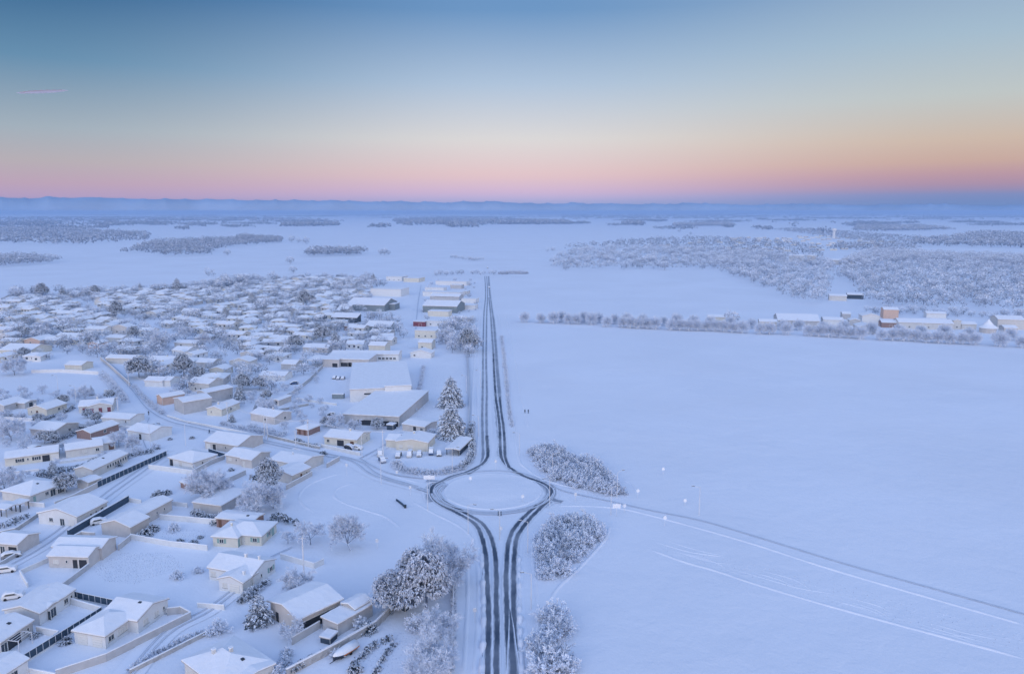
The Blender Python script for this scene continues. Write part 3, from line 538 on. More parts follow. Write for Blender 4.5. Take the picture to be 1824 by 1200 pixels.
# warehouse pair
house('lower half of the big workshop, dark weathered front under a plain shed roof', wall_grey, [((612, 755), (711, 760), (729, 712), 'shed', 4.0, .01)], [(0, 'f', .42, 'dark', 8), (0, 'f', .74, 'dark', 8), (0, 'f', .93, 'dark', 2.5)], cat='workshop', name='workshop')
house('upper white workshop hall with a stepped parapet and a strip of dark windows', wall_white, [((624, 716), (734, 711), 56, 'shed', 5.6, .012), ((686, 715.5), (733, 713.3), 1.0, 'flat', 6.9, 0)], [(0, 'f', .28, 'band', 3), (0, 'f', .44, 'band', 3), (0, 'f', .60, 'band', 3), (0, 'f', .7, 'band', 1.6)], cat='hall', name='workshop_hall')
house('long open-fronted shed with dark bays along the back of the yard', wall_beige, [((575, 653), (604, 654), 13, 'shed', 4.0, .06), ((604, 653), (657, 654), 13, 'shed', 4.0, .06)], [(0, 'f', .75, 'dark', 3), (1, 'f', .18, 'dark', 7), (1, 'f', .5, 'dark', 7), (1, 'f', .82, 'dark', 7)], cat='shed', name='open_shed')
house('dark open lean-to at the left end of the long shed', wall_dark, [((548, 652), (575, 653), 10, 'shed', 3.2, .08, 1)], [], cat='lean-to', name='lean_to')
house('long white building with a row of dark windows behind the open shed', wall_white, [((590, 642), (710, 643), 10, 'gx', 3.8, .2)], [(0, 'f', .72 + .055 * k, 'win', 1.6) for k in range(5)], cat='building', name='long_building')

def hb(label, wm, x0, x1, yb, h=2.8, depth=9, rf='gx', ops=(), t=.28, **k):
    k.setdefault('big', False); return house(label, wm, [((x0, yb), (x1, yb + (x1 - x0) * .03), depth, rf, h, t)], ops, **k)
W2 = [(0, 'f', .3, 'win'), (0, 'f', .7, 'win')]; W3 = [(0, 'f', .2, 'win'), (0, 'f', .5, 'win'), (0, 'f', .8, 'win')]
MID = [
 ('cream two-storey house right of the long white building, two pairs of dark windows', wall_yellow, 657, 686, 630, 5.0, 10, 'gx', W2), ('white cube-like house with three small windows in the trading estate', wall_yellow, 739, 776, 602, 5, 10, 'flat', W3),
 ('cream cottage between frosted bushes, near the trading-estate street end', wall_yellow, 745, 769, 622, 4.2, 9, 'gx', [(0, 'f', .3, 'win')]), ('low white cottage in front of the cream one by the main road bushes', wall_white, 731, 768, 637, 2.8, 8, 'gy', [(0, 'f', .2, 'win')]),
 ('wide-roofed bungalow with a dark veranda, above the open lean-to', wall_beige, 540, 585, 627, 2.8, 10, 'gx', [(0, 'f', .3, 'dark', 6), (0, 'f', .8, 'win')]), ('white bungalow with two dark windows left of the veranda bungalow', wall_white, 473, 504, 632, 3, 9, 'gx', W2),
 ('gabled house at the head of the grey garden wall', wall_grey, 501, 527, 658, 3, 9, 'gx', []), ('low snow-covered sheds below the gabled house', wall_white, 462, 508, 677, 2.4, 9, 'gx', []), ('pale house with a sloping roof on the left lane', wall_cream, 409, 445, 653, 3, 9, 'gy', []),
 ('grey metal shed with a long ribbed front', tin, 650, 695, 590, 3.5, 9, 'shed', [(0, 'f', .5, 'band', 20)]), ('dark green-walled long shed, tilted roof', wall_dark, 590, 636, 574, 4, 8, 'shed', []), ('red-walled small house between big frosted trees', wall_brick, 613, 634, 588, 3, 8, 'gx', []),
 ('cream two-window house at the left edge', wall_yellow, 0, 28, 616, 3, 9, 'gx', W2), ('pinkish gabled house second from the left edge', wall_orange, 43, 72, 614, 3, 14, 'gy', [(0, 'f', .4, 'win')]), ('long-roofed house behind the pinkish one', wall_grey, 74, 104, 613, 2.8, 10, 'gx', []),
 ('broad house with dark shutters on its right wall', wall_grey, 100, 140, 606, 3, 9, 'gx', []), ('white house with two square windows behind laden shrubs', wall_white, 152, 186, 596, 4, 9, 'gx', W2), ('beige house with a grey gable wall', wall_beige, 200, 229, 594, 4.4, 9, 'gy', W2),
 ('low cream house in front of the beige gable one', wall_cream, 189, 219, 609, 2.8, 8, 'gx', [(0, 'f', .8, 'win')]), ('white house with a dark lower window beside the dark tree', wall_white, 247, 270, 599, 4, 9, 'gx', W2), ('pink-gabled small house above the walled corner', wall_orange, 157, 176, 620, 3, 9, 'gy', [(0, 'f', .5, 'win')]),
 ('big low roof by the frosted tree at left', wall_yellow, 0, 55, 632, 2.9, 17, 'gx', W2), ('small snow-roofed annex with a dark shed door near the long white wall', wall_yellow, 116, 146, 659, 2.8, 9, 'gx', [(0, 'f', .75, 'dark', 3)]),
 ('long L-shaped building behind the roadside wall', wall_cream, 189, 242, 647, 3, 8, 'gx', []), ('white cottage with a dark doorway right of the round frosted trees', wall_cream, 311, 350, 619, 3, 8, 'gx', [(0, 'f', .3, 'door')]),
 ('bungalow with a dark recessed carport above the orange house', wall_white, 258, 290, 688, 2.8, 8, 'gx', [(0, 'f', .6, 'dark', 3)]), ('small bungalow joined to the carport house', wall_white, 291, 304, 688, 2.8, 8, 'gx', [(0, 'f', .5, 'dark', 2)]),
 ('snowy house half hidden by a tall laden tree', wall_grey, 350, 380, 655, 3, 9, 'gx', []), ('white gabled house on the right of the laden tree', wall_yellow, 373, 400, 668, 3, 9, 'gy', [(0, 'f', .4, 'small')]), ('left-edge block with a dark grey wall', wall_grey, -14, 22, 596, 3.5, 9, 'gx', []),
 # trading estate
 ('large pale flat-roofed warehouse at the top of the trading estate', wall_white, 660, 714, 527, 7, 22, 'flat', []), ('low white warehouse furthest up the estate, with a ribbed front', wall_white, 688, 716, 500, 5, 18, 'flat', W3), ('yellowish far warehouse beside the ribbed one', wall_yellow, 719, 746, 502, 4.5, 18, 'flat', []),
 ('white shop unit at the far end of the main road', wall_white, 776, 831, 507, 4, 12, 'flat', []), ('grey unit in the second row by the main road', wall_grey, 802, 822, 514, 4, 9, 'flat', []), ('wide pale unit with a long snow roof, third row', wall_white, 753, 820, 527, 4, 14, 'flat', []),
 ('unit with a dark banded front and pale snow roof in the estate', wall_grey, 766, 818, 534, 3.6, 14, 'gx', [(0, 'f', .5, 'band', 20)]), ('big grey-blue hall in the middle of the estate', tin, 753, 814, 556, 5.5, 24, 'gx', []), ('cream office with a snow roof in front of the grey-blue hall', wall_yellow, 762, 799, 563, 4, 10, 'flat', []),
 ('red-fronted shop with a flat snow roof', wall_red, 736, 757, 581, 3.4, 12, 'flat', [(0, 'f', .6, 'dark', 2)]), ('low pale shop joined to the right of the red shop', wall_white, 758, 803, 580.5, 3.6, 12, 'flat', W3), ('long grey factory with metal cladding and a pale snow roof', tin, 618, 685, 553, 5.2, 30, 'gx', []),
 ('grey annex right of the long factory', tin, 686, 703, 552, 5, 12, 'flat', []), ('pale lean-to left of the long factory', wall_grey, 600, 620, 558, 3.4, 10, 'shed', []), ('small store with dark green walls behind the tilted shed', wall_dark, 560, 574, 574, 4, 9, 'gx', []), ('white unit by the road fence', wall_white, 818, 846, 551, 3.5, 10, 'flat', []),
 ('low white unit above the road fence', wall_white, 822, 848, 539, 3.5, 10, 'flat', []), ('long low unit right of the pale one, fourth row', wall_cream, 806, 838, 572, 3.2, 9, 'flat', []), ('small pale unit beside the big bare trees', wall_cream, 803, 832, 524, 3.2, 10, 'flat', []), ('unit with a snow-covered yard at the street corner', wall_white, 757, 790, 518, 3.5, 10, 'flat', []),
]
for m in MID: hb(*m[:9], cat='building' if m[1] in (tin, wall_dark, wall_red) or 'unit' in m[0] or 'warehouse' in m[0] else 'house', name='building' if 'unit' in m[0] or 'warehouse' in m[0] or 'factory' in m[0] else 'house', over=.25 if m[7] == 'flat' else .4)
FARM = [
 ('long farm hangar with three dark door bays behind the pollard row', wall_grey, 1385, 1460, 581, 4.5, 24, 'gx', [(0, 'f', .28, 'dark', 7), (0, 'f', .5, 'dark', 7), (0, 'f', .74, 'dark', 7)], 'barn'),
 ('small flat-roofed farm shed right of the hangar', wall_white, 1466, 1502, 579, 4, 10, 'gx', [], 'shed'), ('white gabled farmhouse left of the orange house', wall_white, 1535, 1566, 577, 6, 12, 'gy', [(0, 'f', .5, 'small')], 'house'),
 ('tall orange-walled house behind the farm row', wall_orange, 1573, 1600, 567, 7, 10, 'gx', [], 'house'), ('little grey cottage left of the gabled farmhouse', wall_grey, 1513, 1532, 580, 4, 8, 'gy', [(0, 'f', .5, 'win')], 'house'), ('long white farm range with small dark openings', wall_cream, 1600, 1698, 585, 4.5, 14, 'gx', [(0, 'f', .2, 'win'), (0, 'f', .35, 'win'), (0, 'f', .55, 'win'), (0, 'f', .9, 'win')], 'barn'),
 ('red-fronted stable block left of the long farm range', wall_brick, 1570, 1598, 583, 3.6, 9, 'gx', [(0, 'f', .6, 'dark', 2)], 'stable'), ('narrow cream gabled house at the right of the farm range', wall_cream, 1697, 1711, 586, 6, 12, 'gy', [(0, 'f', .5, 'win')], 'house'),
 ('low cream wing right of the narrow gabled house', wall_cream, 1712, 1739, 586, 3.6, 9, 'gx', [], 'house'), ('large beige farmhouse at the right edge, dark side wall', wall_cream, 1776, 1824, 586, 7, 14, 'gx', [(0, 'f', .3, 'win'), (0, 'f', .6, 'win')], 'house'), ('low dark-walled shed in front of the right-edge farmhouse', wall_beige, 1788, 1812, 592, 3.2, 9, 'gx', [], 'shed'),
 ('barn with a grey gable peeping between the pollards', wall_grey, 1528, 1560, 594, 4.5, 14, 'gy', [(0, 'f', .8, 'dark', 3)], 'barn'), ('cream cottage behind the pollards, two chimneys', wall_yellow, 1260, 1292, 575, 4.6, 8, 'gx', [(0, 'f', .9, 'win')], 'house'), ('cream house with a dark right gable at the hangar end of the pollards', wall_cream, 1352, 1384, 585, 5, 9, 'gx', [(0, 'f', .8, 'win')], 'house'),
 ('long low lodge with dark carriage doors in the clearing', wall_cream, 1477, 1508, 535, 4.4, 9, 'gx', [(0, 'f', .5, 'dark', 10)], 'lodge'), ('dark open lodge wing right of the carriage doors', wall_dark, 1509, 1538, 532, 4, 9, 'gx', [], 'lodge'),
 ('pale wing of the manor among the trees, left', wall_cream, 1405, 1432, 466, 10, 14, 'gx', [(0, 'f', .3, 'win'), (0, 'f', .7, 'win')], 'manor house'), ('second manor block with a tower, right of the first', wall_beige, 1436, 1452, 466, 10, 12, 'hip', [], 'manor house'),
 ('brown-fronted manor outbuilding above the clearing', wall_beige, 1500, 1526, 470, 9, 14, 'hip', [(0, 'f', .5, 'win')], 'manor outbuilding'), ('grey outbuilding half hidden in the wood', wall_grey, 1478, 1499, 471, 7, 12, 'gx', [], 'manor outbuilding'), ('small farm office with snow roof beyond the hangar', wall_grey, 1500, 1515, 568, 4, 8, 'gx', [], 'house'), ('low white stable beyond the farm range', wall_white, 1650, 1685, 566, 3.5, 8, 'gx', [], 'stable'),
]
for m in FARM: hb(*m[:9], cat=m[9], name=m[9].replace(' ', '_'))
# conical pavilion
c = g(1759, 592); root = tag(empty('pavilion', c), 'round pavilion with a tall pointed snow roof near the farm', 'pavilion')
b = MB(); b.tube((0, 0, 0), (0, 0, 3.6), 5.2, 5.2, 14); b.build('wall', wall_beige, root)
b = MB(); b.tube((0, 0, 3.5), (0, 0, 3.9), 6.4, 6.2, 14); b.tube((0, 0, 3.9), (0, 0, 5.6), 6.2, 3.3, 14, cap=False); b.tube((0, 0, 5.6), (0, 0, 9.5), 3.3, .15, 14); b.build('roof', snow_roof, root); SPOTS.append((c.x, c.y, 8))
c = g(1485, 425); root = tag(empty('water_tower', c), 'distant white water tower rising over the far trees', 'water tower')
b = MB(); b.tube((0, 0, 0), (0, 0, 22), 4.2, 3.6, 12); b.build('shaft', wall_white, root)
b = MB(); b.tube((0, 0, 22), (0, 0, 25), 3.6, 7, 12); b.tube((0, 0, 25), (0, 0, 31), 7, 7, 12); b.build('tank', wall_white, root)
c = g(1516, 466); root = tag(empty('mast', c), 'thin frosted mast beside the manor outbuildings', 'mast'); b = MB(); b.tube((0, 0, 0), (0, 0, 24), .35, .2, 5); b.build('pole', metal_w, root)

# ------------------------------------------------------------------ garden walls, fences
def gwall(label, pts, h=1.3, th=.22, m=None, cap=.14, name='garden_wall', cat='wall', group=None):
    P = [g(*p) for p in pts]; w = MB(); s = MB(); P0 = P[0].copy()
    for i in range(len(P) - 1):
        a, c_ = P[i] - P0, P[i + 1] - P0; d = (c_ - a).normalized(); n_ = Vector((d.y, -d.x, 0)); dz = .004 * i
        n = max(1, int((c_ - a).length / 2.5))
        for k in range(n):
            p, q = a + (c_ - a) * k / n, a + (c_ - a) * (k + 1) / n
            for (bb, hw, z0, z1, e0) in ((w, th / 2, -.2, h + dz, 0), (s, th / 2 + .05, h + dz, h + dz + cap, 1)):
                j = rnd.uniform(-.04, .04) if e0 else 0; v0 = len(bb.v)
                for z in (z0, z1 + j):
                    f = .75 if (e0 and z > z0) else 1
                    bb.v += [tuple(x + n_ * hw * f * s_ + Vector((0, 0, z))) for x, s_ in ((p, -1), (q, -1), (q, 1), (p, 1))]
                for f_ in ((0, 3, 2, 1), (4, 5, 6, 7), (0, 1, 5, 4), (2, 3, 7, 6)) + (((3, 0, 4, 7),) if k == 0 else ()) + (((1, 2, 6, 5),) if k == n - 1 else ()): bb.f.append(tuple(v0 + x for x in f_)); bb.m.append(0)
    o = w.build(name, m or wall_white, None, P0); tag(o, label, cat, group); s.build('snow_cap', snow_roof, o); return o
def panel_fence(label, p0, p1, n, h=1.7, m=None, wall_h=0, cat='fence', rail=True):
    a, c_ = g(*p0), g(*p1); d = (c_ - a); L = d.length; rz = math.atan2(d.y, d.x); root = tag(empty('panel_fence', a, rz), label, cat)
    st = L / n; b = MB(); b.box(-.05, -.05, 0, .05, .05, wall_h + h + .06); post = b.mesh('post', metal_w)
    b = MB(); b.box(.07, -.03, wall_h + .05, st - .07, .03, wall_h + h); pan = b.mesh('panel', m or fence_d)
    b = MB(); b.box(.05, -.07, wall_h + h, st - .05, .07, wall_h + h + .09); cp = b.mesh('snow_cap', snow_roof)
    for k in range(n):
        o = link('post', post, root, (k * st, 0, 0)); o = link('panel', pan, root, (k * st, 0, 0)); link('snow_cap', cp, o)
    link('post', post, root, (L, 0, 0))
    if wall_h: b = MB(); b.box(-.05, -.1, -.1, L + .05, .1, wall_h); b.build('footing_wall', wall_white, root)
    return root
gwall('long pale wall running up past the two-garage bungalow to its yard corner', [(100, 1207), (190, 1177), (340, 1102), (322, 1092), (298, 1095)], 1.6, m=wall_grey)
gwall('low front wall of the bottom-left plot', [(26, 1192), (100, 1207)], .9)
panel_fence('dark double-banded screen fence between the two lower-left plots', (30, 1190), (182, 1095), 14, 1.5, None, .35)
panel_fence('dark screen fence behind the two-garage bungalow', (128, 1066), (202, 1082), 7, 1.5, None, .4)
gwall('cross wall of the heat-pump garden', [(128, 1076), (182, 1092)], 1.4); gwall('cross wall between the patio and pergola gardens', [(66, 1127), (106, 1135)], 1.4); gwall('wall along the inner side of the pergola garden', [(30, 1190), (106, 1135)], 1.3)
gwall('grey wall from the beige bungalow down to the dark screen fence', [(159, 1012), (113, 1047)], 1.3, m=wall_grey); gwall('low wall and gate pillars left of the beige bungalow', [(88, 1000), (36, 1023), (50, 1046)], 1.1)
gwall('pale wall across the top of the empty white plot', [(233, 960), (300, 972), (370, 980)], 1.4, m=wall_white); gwall('right wall stub beside the blank-gabled house', [(211, 980), (233, 962)], 1.5, m=wall_grey)
gwall('rear yard wall behind the beige bungalow', [(122, 970), (146, 958), (170, 960)], 1.8, m=wall_beige)
gwall('long dark hedge wall running up beside the pale bungalow', [(122, 956), (229, 893)], 1.9, .5, m=fence_d, cap=.2); gwall('thin continuation of the wall behind the L-shaped house', [(229, 893), (252, 897)], 1.2)
gwall('low wall with hedge stones at far left', [(0, 953), (28, 947), (68, 920)], 1.1, m=concrete); gwall('short wall behind the pale bungalow', [(45, 900), (80, 903)], 1.2)
gwall('left-edge garden wall in front of the porch house', [(-5, 1012), (33, 990)], 1.1, m=wall_grey)
panel_fence('long black panel fence along the narrow house', (174, 868), (297, 812), 17, 1.9, None, 0)
gwall('beige wall continuing the black panel fence downhill', [(98, 903), (135, 888), (174, 868)], 1.6, m=wall_beige); gwall('long white wall in front of the hip-roofed lane bungalow', [(265, 835), (344, 845)], 1.5); gwall('grey wall right of the hip-roofed lane bungalow', [(344, 845), (378, 826), (400, 818)], 1.5, m=wall_grey)
gwall('dark terrace wall behind the hip-roofed lane bungalow', [(372, 806), (400, 815)], 1.6, m=fence_d); gwall('white wall of the right-hand court house towards the roundabout green', [(510, 872), (556, 847)], 1.5, m=wall_grey)
gwall('rear wall of the court house', [(508, 812), (525, 806), (575, 820)], 1.6, m=wall_beige); gwall('outer wall from the court house to the road corner', [(582, 833), (605, 820)], 1.5, m=wall_grey)
gwall('grey wall in the middle gardens', [(401, 862), (438, 845)], 1.6, m=wall_grey); gwall('curved yard wall beside the plot gate', [(285, 897), (334, 903)], 1.2)
gwall('pale wall at the top of the shrub garden', [(285, 925), (345, 930), (395, 935)], 1.5); gwall('white boundary wall below the pole at the green', [(500, 995), (560, 1012), (577, 1004)], 1.4); gwall('low garden wall along the road-facing cream bungalow', [(572, 796), (642, 812)], 1.2)
gwall('roadside wall with hedge below the utility poles', [(478, 778), (526, 790), (570, 800)], 1.0, m=concrete); gwall('pale curb wall along the upper village road', [(298, 742), (330, 752), (400, 765), (460, 778)], .8); gwall('angled wall from the road to the yard pens', [(483, 722), (520, 704), (551, 680), (575, 655)], 1.8, m=wall_grey)
gwall('long white wall across the far football field', [(56, 664), (110, 663), (176, 667)], 1.6); gwall('tall roadside wall of the L-shaped building', [(179, 641), (196, 655), (210, 668), (232, 688)], 2.0, m=wall_beige); gwall('wall inside the middle yard', [(487, 734), (550, 722)], 1.0, m=concrete)
gwall('pale long wall behind the middle garden', [(528, 712), (600, 722)], .9); gwall('low wall dividing the top of the boat garden', [(520, 1148), (570, 1118)], 1.6, m=wall_grey); gwall('left wall line of the lower lane', [(232, 1200), (330, 1150), (400, 1115)], .9, m=concrete)
gwall('long wall rising from the bottom edge to the carport beside the boat', [(510, 1205), (600, 1158), (670, 1118), (735, 1050)], 1.5, m=concrete, cap=.3); gwall('roadside garden wall beside the big laden trees', [(802, 1200), (806, 1130), (808, 1060), (806, 1035)], 1.2, m=wall_grey)
gwall('low white panel wall by the iron gate, below the empty plot', [(352, 1082), (400, 1086)], 1.2); gwall('garden wall in front of the two red-door cottages', [(0, 747), (78, 751)], 1.2); gwall('curving wall under the upper left cottages', [(100, 757), (200, 762), (306, 765)], 1.0)
gwall('low front wall of the yellow porch house', [(16, 845), (70, 838)], .7); gwall('low wall under the house with garage wing', [(105, 826), (205, 812)], .8); gwall('dark wooden fence across the narrow orchard', [(104, 763), (165, 766)], 1.3, m=fence_d)
gwall('roadside verge wall below the hedge trees', [(186, 700), (222, 706)], 1.8, m=wall_white); gwall('dark rail fence along the main road verge', [(834, 775), (836, 720), (834, 660), (832, 630)], 1.1, .08, m=fence_d, cap=.05, cat='fence', name='rail_fence')
gwall('hedge wall right of the outbuilding', [(757, 780), (828, 780)], 1.2, m=wall_grey)

# barn-roofed hangar in the foreground with its dark open side, and the low store beside it
house('large barn with a wide gabled snow roof and a dark open side, lower centre', wall_beige, [((483, 1099), (532, 1130), (606, 1093), 'gy', 3.6, .22)], [(0, 'f', .25, 'door'), (0, 's', .45, 'dark', 9)], cat='barn', name='barn', over=.8)
house('low store with a sunken flat roof and raised gable, right of the barn', wall_grey, [((575, 1120), (602, 1133), (655, 1092), 'shedx', 2.5, .03), ((612, 1100), (632, 1110), (657, 1092), 'gy', 3.2, .3)], [], cat='store', name='store')
house('small snow-capped lean-to under the big laden trees', wall_dark, [((705, 1083), (722, 1089), 3.5, 'shed', 2.2, .1)], [], cat='shed', name='garden_shed')
house('tiny snow-roofed hutch beside the store', wall_dark, [((571, 1144), (588, 1148), 2.5, 'flat', 1.2, .1)], [], cat='hutch', name='hutch')
house('low snow-covered barn roof with brown planks in the middle gardens', wall_brick, [((322, 868), (336, 872), 3.2, 'gx', 1.8, .25)], [], cat='shed', name='garden_shed')
house('wide flat snow roof of the sunken building with a rounded front, under the frosted trees', wall_grey, [((345, 910), (395, 917), (432, 888), 'shed', 2.6, .01)], [], cat='building', name='building')
house('small mono-pitch shed with a dark end in the middle yard', wall_beige, [((487, 722), (497, 723), 9, 'gy', 2.4, .2)], [(0, 'f', .5, 'dark', 1.5)], cat='shed', name='garden_shed')
house('dark brown shed roof beside the cemetery of snowy bushes, upper garden', wall_brick, [((52, 807), (60, 808), 3, 'gx', 2, .2)], [], cat='shed', name='garden_shed')
#@@VEG@@
# ------------------------------------------------------------------ vegetation
nr = np.random.default_rng(11)
class TM:
    """triangle / quad soup with a frost value per face"""
    def __init__(s): s.V = []; s.Q = []; s.fr = []; s.n = 0
    def add(s, quads, fr):   # quads (n,4,3)
        n = len(quads); s.V.append(quads.reshape(-1, 3)); s.fr.append(np.asarray(fr, float)); s.n += n
    def mesh(s, name, m):
        V = np.concatenate(s.V); me = bpy.data.meshes.new(name); n = s.n
        me.vertices.add(n * 4); me.vertices.foreach_set('co', V.astype(np.float32).ravel()); me.loops.add(n * 4); me.loops.foreach_set('vertex_index', np.arange(n * 4, dtype=np.int32))
        me.polygons.add(n); me.polygons.foreach_set('loop_start', np.arange(0, n * 4, 4, dtype=np.int32))
        at = me.attributes.new('frost', 'FLOAT', 'FACE'); at.data.foreach_set('value', np.clip(np.concatenate(s.fr), 0, 1).astype(np.float32))
        me.materials.append(m); me.update(calc_edges=True); return me
def unit(v): return v / np.maximum(np.linalg.norm(v, axis=-1, keepdims=True), 1e-6)
def kites(p, d, L, w, droop=0.0):
    """kite quads from points p along directions d"""
    d = unit(d); s = unit(np.cross(d, nr.normal(size=d.shape))); L = np.broadcast_to(L, (len(p),))[:, None]; w = np.broadcast_to(w, (len(p),))[:, None]
    m = p + d * L * .5; e = p + d * L; e[:, 2] -= (droop * L[:, 0])
    return np.stack([p, m + s * w * .5, e, m - s * w * .5], 1)
def sticks(a, b, ra, rb):
    """three-sided branches as quads"""
    d = unit(b - a); u = unit(np.cross(d, np.array([.31, .2, .93]))); v = np.cross(d, u); out_ = []; fr = []
    for k in range(3):
        a0, a1 = 2 * math.pi * k / 3, 2 * math.pi * (k + 1) / 3
        c0 = u * math.cos(a0) + v * math.sin(a0); c1 = u * math.cos(a1) + v * math.sin(a1)
        out_.append(np.stack([a + c0 * ra, a + c1 * ra, b + c1 * rb, b + c0 * rb], 1)); fr.append(np.where((c0 + c1)[:, 2] > .1, .9, .25))
    return np.concatenate(out_), np.concatenate(fr)
def spread(d, ang):
    """random directions around d"""
    r = unit(np.cross(d, nr.normal(size=d.shape))); return unit(d * np.cos(ang)[:, None] + r * np.sin(ang)[:, None])
def bare_tree(H, Wd, trunk=.22, n=(7, 5, 5, 8), tw=(.7, .09), up=.35, fr=(.45, 1.0), lean=(0, 0)):
    T = TM(); Cn = TM()
    top = np.array([[lean[0], lean[1], trunk * H]]); q, f = sticks(np.zeros((1, 3)), top, np.array([[H * .022]]), np.array([[H * .016]])); T.add(q, f)
    P = top.repeat(n[0], 0); az = np.arange(n[0]) * 2 * math.pi / n[0] + nr.uniform(0, 1, n[0]); el_ = nr.uniform(.35, 1.35, n[0])
    D = np.stack([np.cos(az) * np.cos(el_), np.sin(az) * np.cos(el_), np.sin(el_)], 1); r = H * .012
    Rr = np.hypot(Wd / 2 * np.cos(el_), (H - trunk * H) * np.sin(el_)); L = Rr * .52
    for lv in range(3):
        E_ = P + D * L[:, None]; q, f = sticks(P, E_, r, r * .6); (T if lv < 2 else Cn).add(q, f)
        k = n[lv + 1]; t_ = nr.uniform(.35, 1, (len(P), k)); t_[:, 0] = 1
        Pn = (P[:, None] + D[:, None] * (L[:, None] * t_)[..., None]).reshape(-1, 3); Dn = spread(D.repeat(k, 0), nr.uniform(.35, 1.0, len(Pn))); Dn[:, 2] += up * (.5 if lv else .2); Dn = unit(Dn)
        Ln = L.repeat(k) * nr.uniform(.4, .72, len(Pn))
        if lv == 2:
            Cn.add(kites(Pn, Dn, nr.uniform(.6, 1.3, len(Pn)) * tw[0] * H / 10 + .2, tw[1] * nr.uniform(.7, 1.4, len(Pn))), nr.uniform(fr[0], fr[1], len(Pn)))
            P2 = Pn + Dn * .3; D2 = spread(Dn, nr.uniform(.4, 1.1, len(P2))); Cn.add(kites(P2, D2, tw[0] * .8 * H / 10 + .15, tw[1]), nr.uniform(fr[0], fr[1], len(P2)))
        P, D, L = Pn, Dn, Ln; r *= .5
    return T.mesh('trunk', m_frost), Cn.mesh('crown', m_frost)
def laden_tree(H, Wd, lobes=20, tufts=22, m=None, z0=.18, frost=.74, size=1.0):
    T = TM(); q, f = sticks(np.zeros((1, 3)), np.array([[0, 0, H * .6]]), np.array([[H * .025]]), np.array([[H * .01]])); T.add(q, f * .3)
    u = unit(nr.normal(size=(lobes, 3))); u[:, 2] = np.abs(u[:, 2]) * 1.3 - .45; rad = nr.uniform(.45, .85, lobes)[:, None]
    c = u * rad * np.array([Wd / 2, Wd / 2, H * (1 - z0) / 2]) ; c[:, 2] += H * (z0 + (1 - z0) / 2)
    a = np.tile(np.array([[0, 0, H * .45]]), (lobes, 1)); q, f = sticks(a, c, np.full((lobes, 1), H * .008), np.full((lobes, 1), .04)); T.add(q, f * .5)
    Cn = TM(); lr = Wd * nr.uniform(.13, .22, lobes)
    d = unit(nr.normal(size=(lobes, tufts, 3))); d[..., 2] = d[..., 2] * .8 + .25; p = c[:, None] + d * lr[:, None, None]; p = p.reshape(-1, 3); dd = d.reshape(-1, 3)
    k = 7; P = p.repeat(k, 0); D = dd.repeat(k, 0) + nr.normal(size=P.shape) * .55; D[:, 2] -= .25
    Cn.add(kites(P, D, nr.uniform(.5, 1.1, len(P)) * size, .34 * size * nr.uniform(.6, 1.3, len(P)), .45), np.where(nr.uniform(size=len(P)) < frost, nr.uniform(.7, 1, len(P)), nr.uniform(0, .2, len(P))))
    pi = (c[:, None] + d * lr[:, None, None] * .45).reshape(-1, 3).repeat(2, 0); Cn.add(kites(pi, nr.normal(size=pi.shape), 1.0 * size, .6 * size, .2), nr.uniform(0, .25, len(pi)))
    return T.mesh('trunk', m_frost), Cn.mesh('crown', m or m_ever)
def conifer(H, Wd, whorls=15, per=11, frost=.7):
    T = TM(); q, f = sticks(np.zeros((1, 3)), np.array([[0, 0, H * .97]]), np.array([[H * .018]]), np.array([[.03]])); T.add(q, f * .4)
    Cn = TM()
    for i in range(whorls):
        t_ = i / (whorls - 1); z = H * (.1 + .86 * t_); r = Wd / 2 * (1 - t_) ** .8 * nr.uniform(.85, 1.12) + .25
        n = max(5, int(per * (1 - .5 * t_))); az = np.arange(n) * 2 * math.pi / n + nr.uniform(0, 6); d = np.stack([np.cos(az), np.sin(az), np.full(n, .25 - .35 * (1 - t_))], 1); p = np.tile([[0, 0, z]], (n, 1)) + nr.normal(size=(n, 3)) * .08
        Lr = r * nr.uniform(.75, 1.15, n)
        for s_ in range(7):
            f_ = .2 + .13 * s_; q0 = p + d * (Lr * f_)[:, None]; q0[:, 2] -= Lr * f_ ** 2 * .22
            for sd in (-1, 1):
                side_ = np.cross(d, [0, 0, 1]) * sd; dd = unit(d * .7 + side_ * .75 + [0, 0, -.12] + nr.normal(size=d.shape) * .18)
                ll = Lr * .36 * (1.15 - f_ * .5)
                Cn.add(kites(q0, dd, ll, ll * .42 + .08, .22), np.where(nr.uniform(size=n) < frost, nr.uniform(.75, 1, n), nr.uniform(.0, .25, n)))
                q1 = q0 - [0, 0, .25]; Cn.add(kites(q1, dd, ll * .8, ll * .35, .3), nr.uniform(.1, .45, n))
    return T.mesh('trunk', m_frost), Cn.mesh('crown', m_ever)
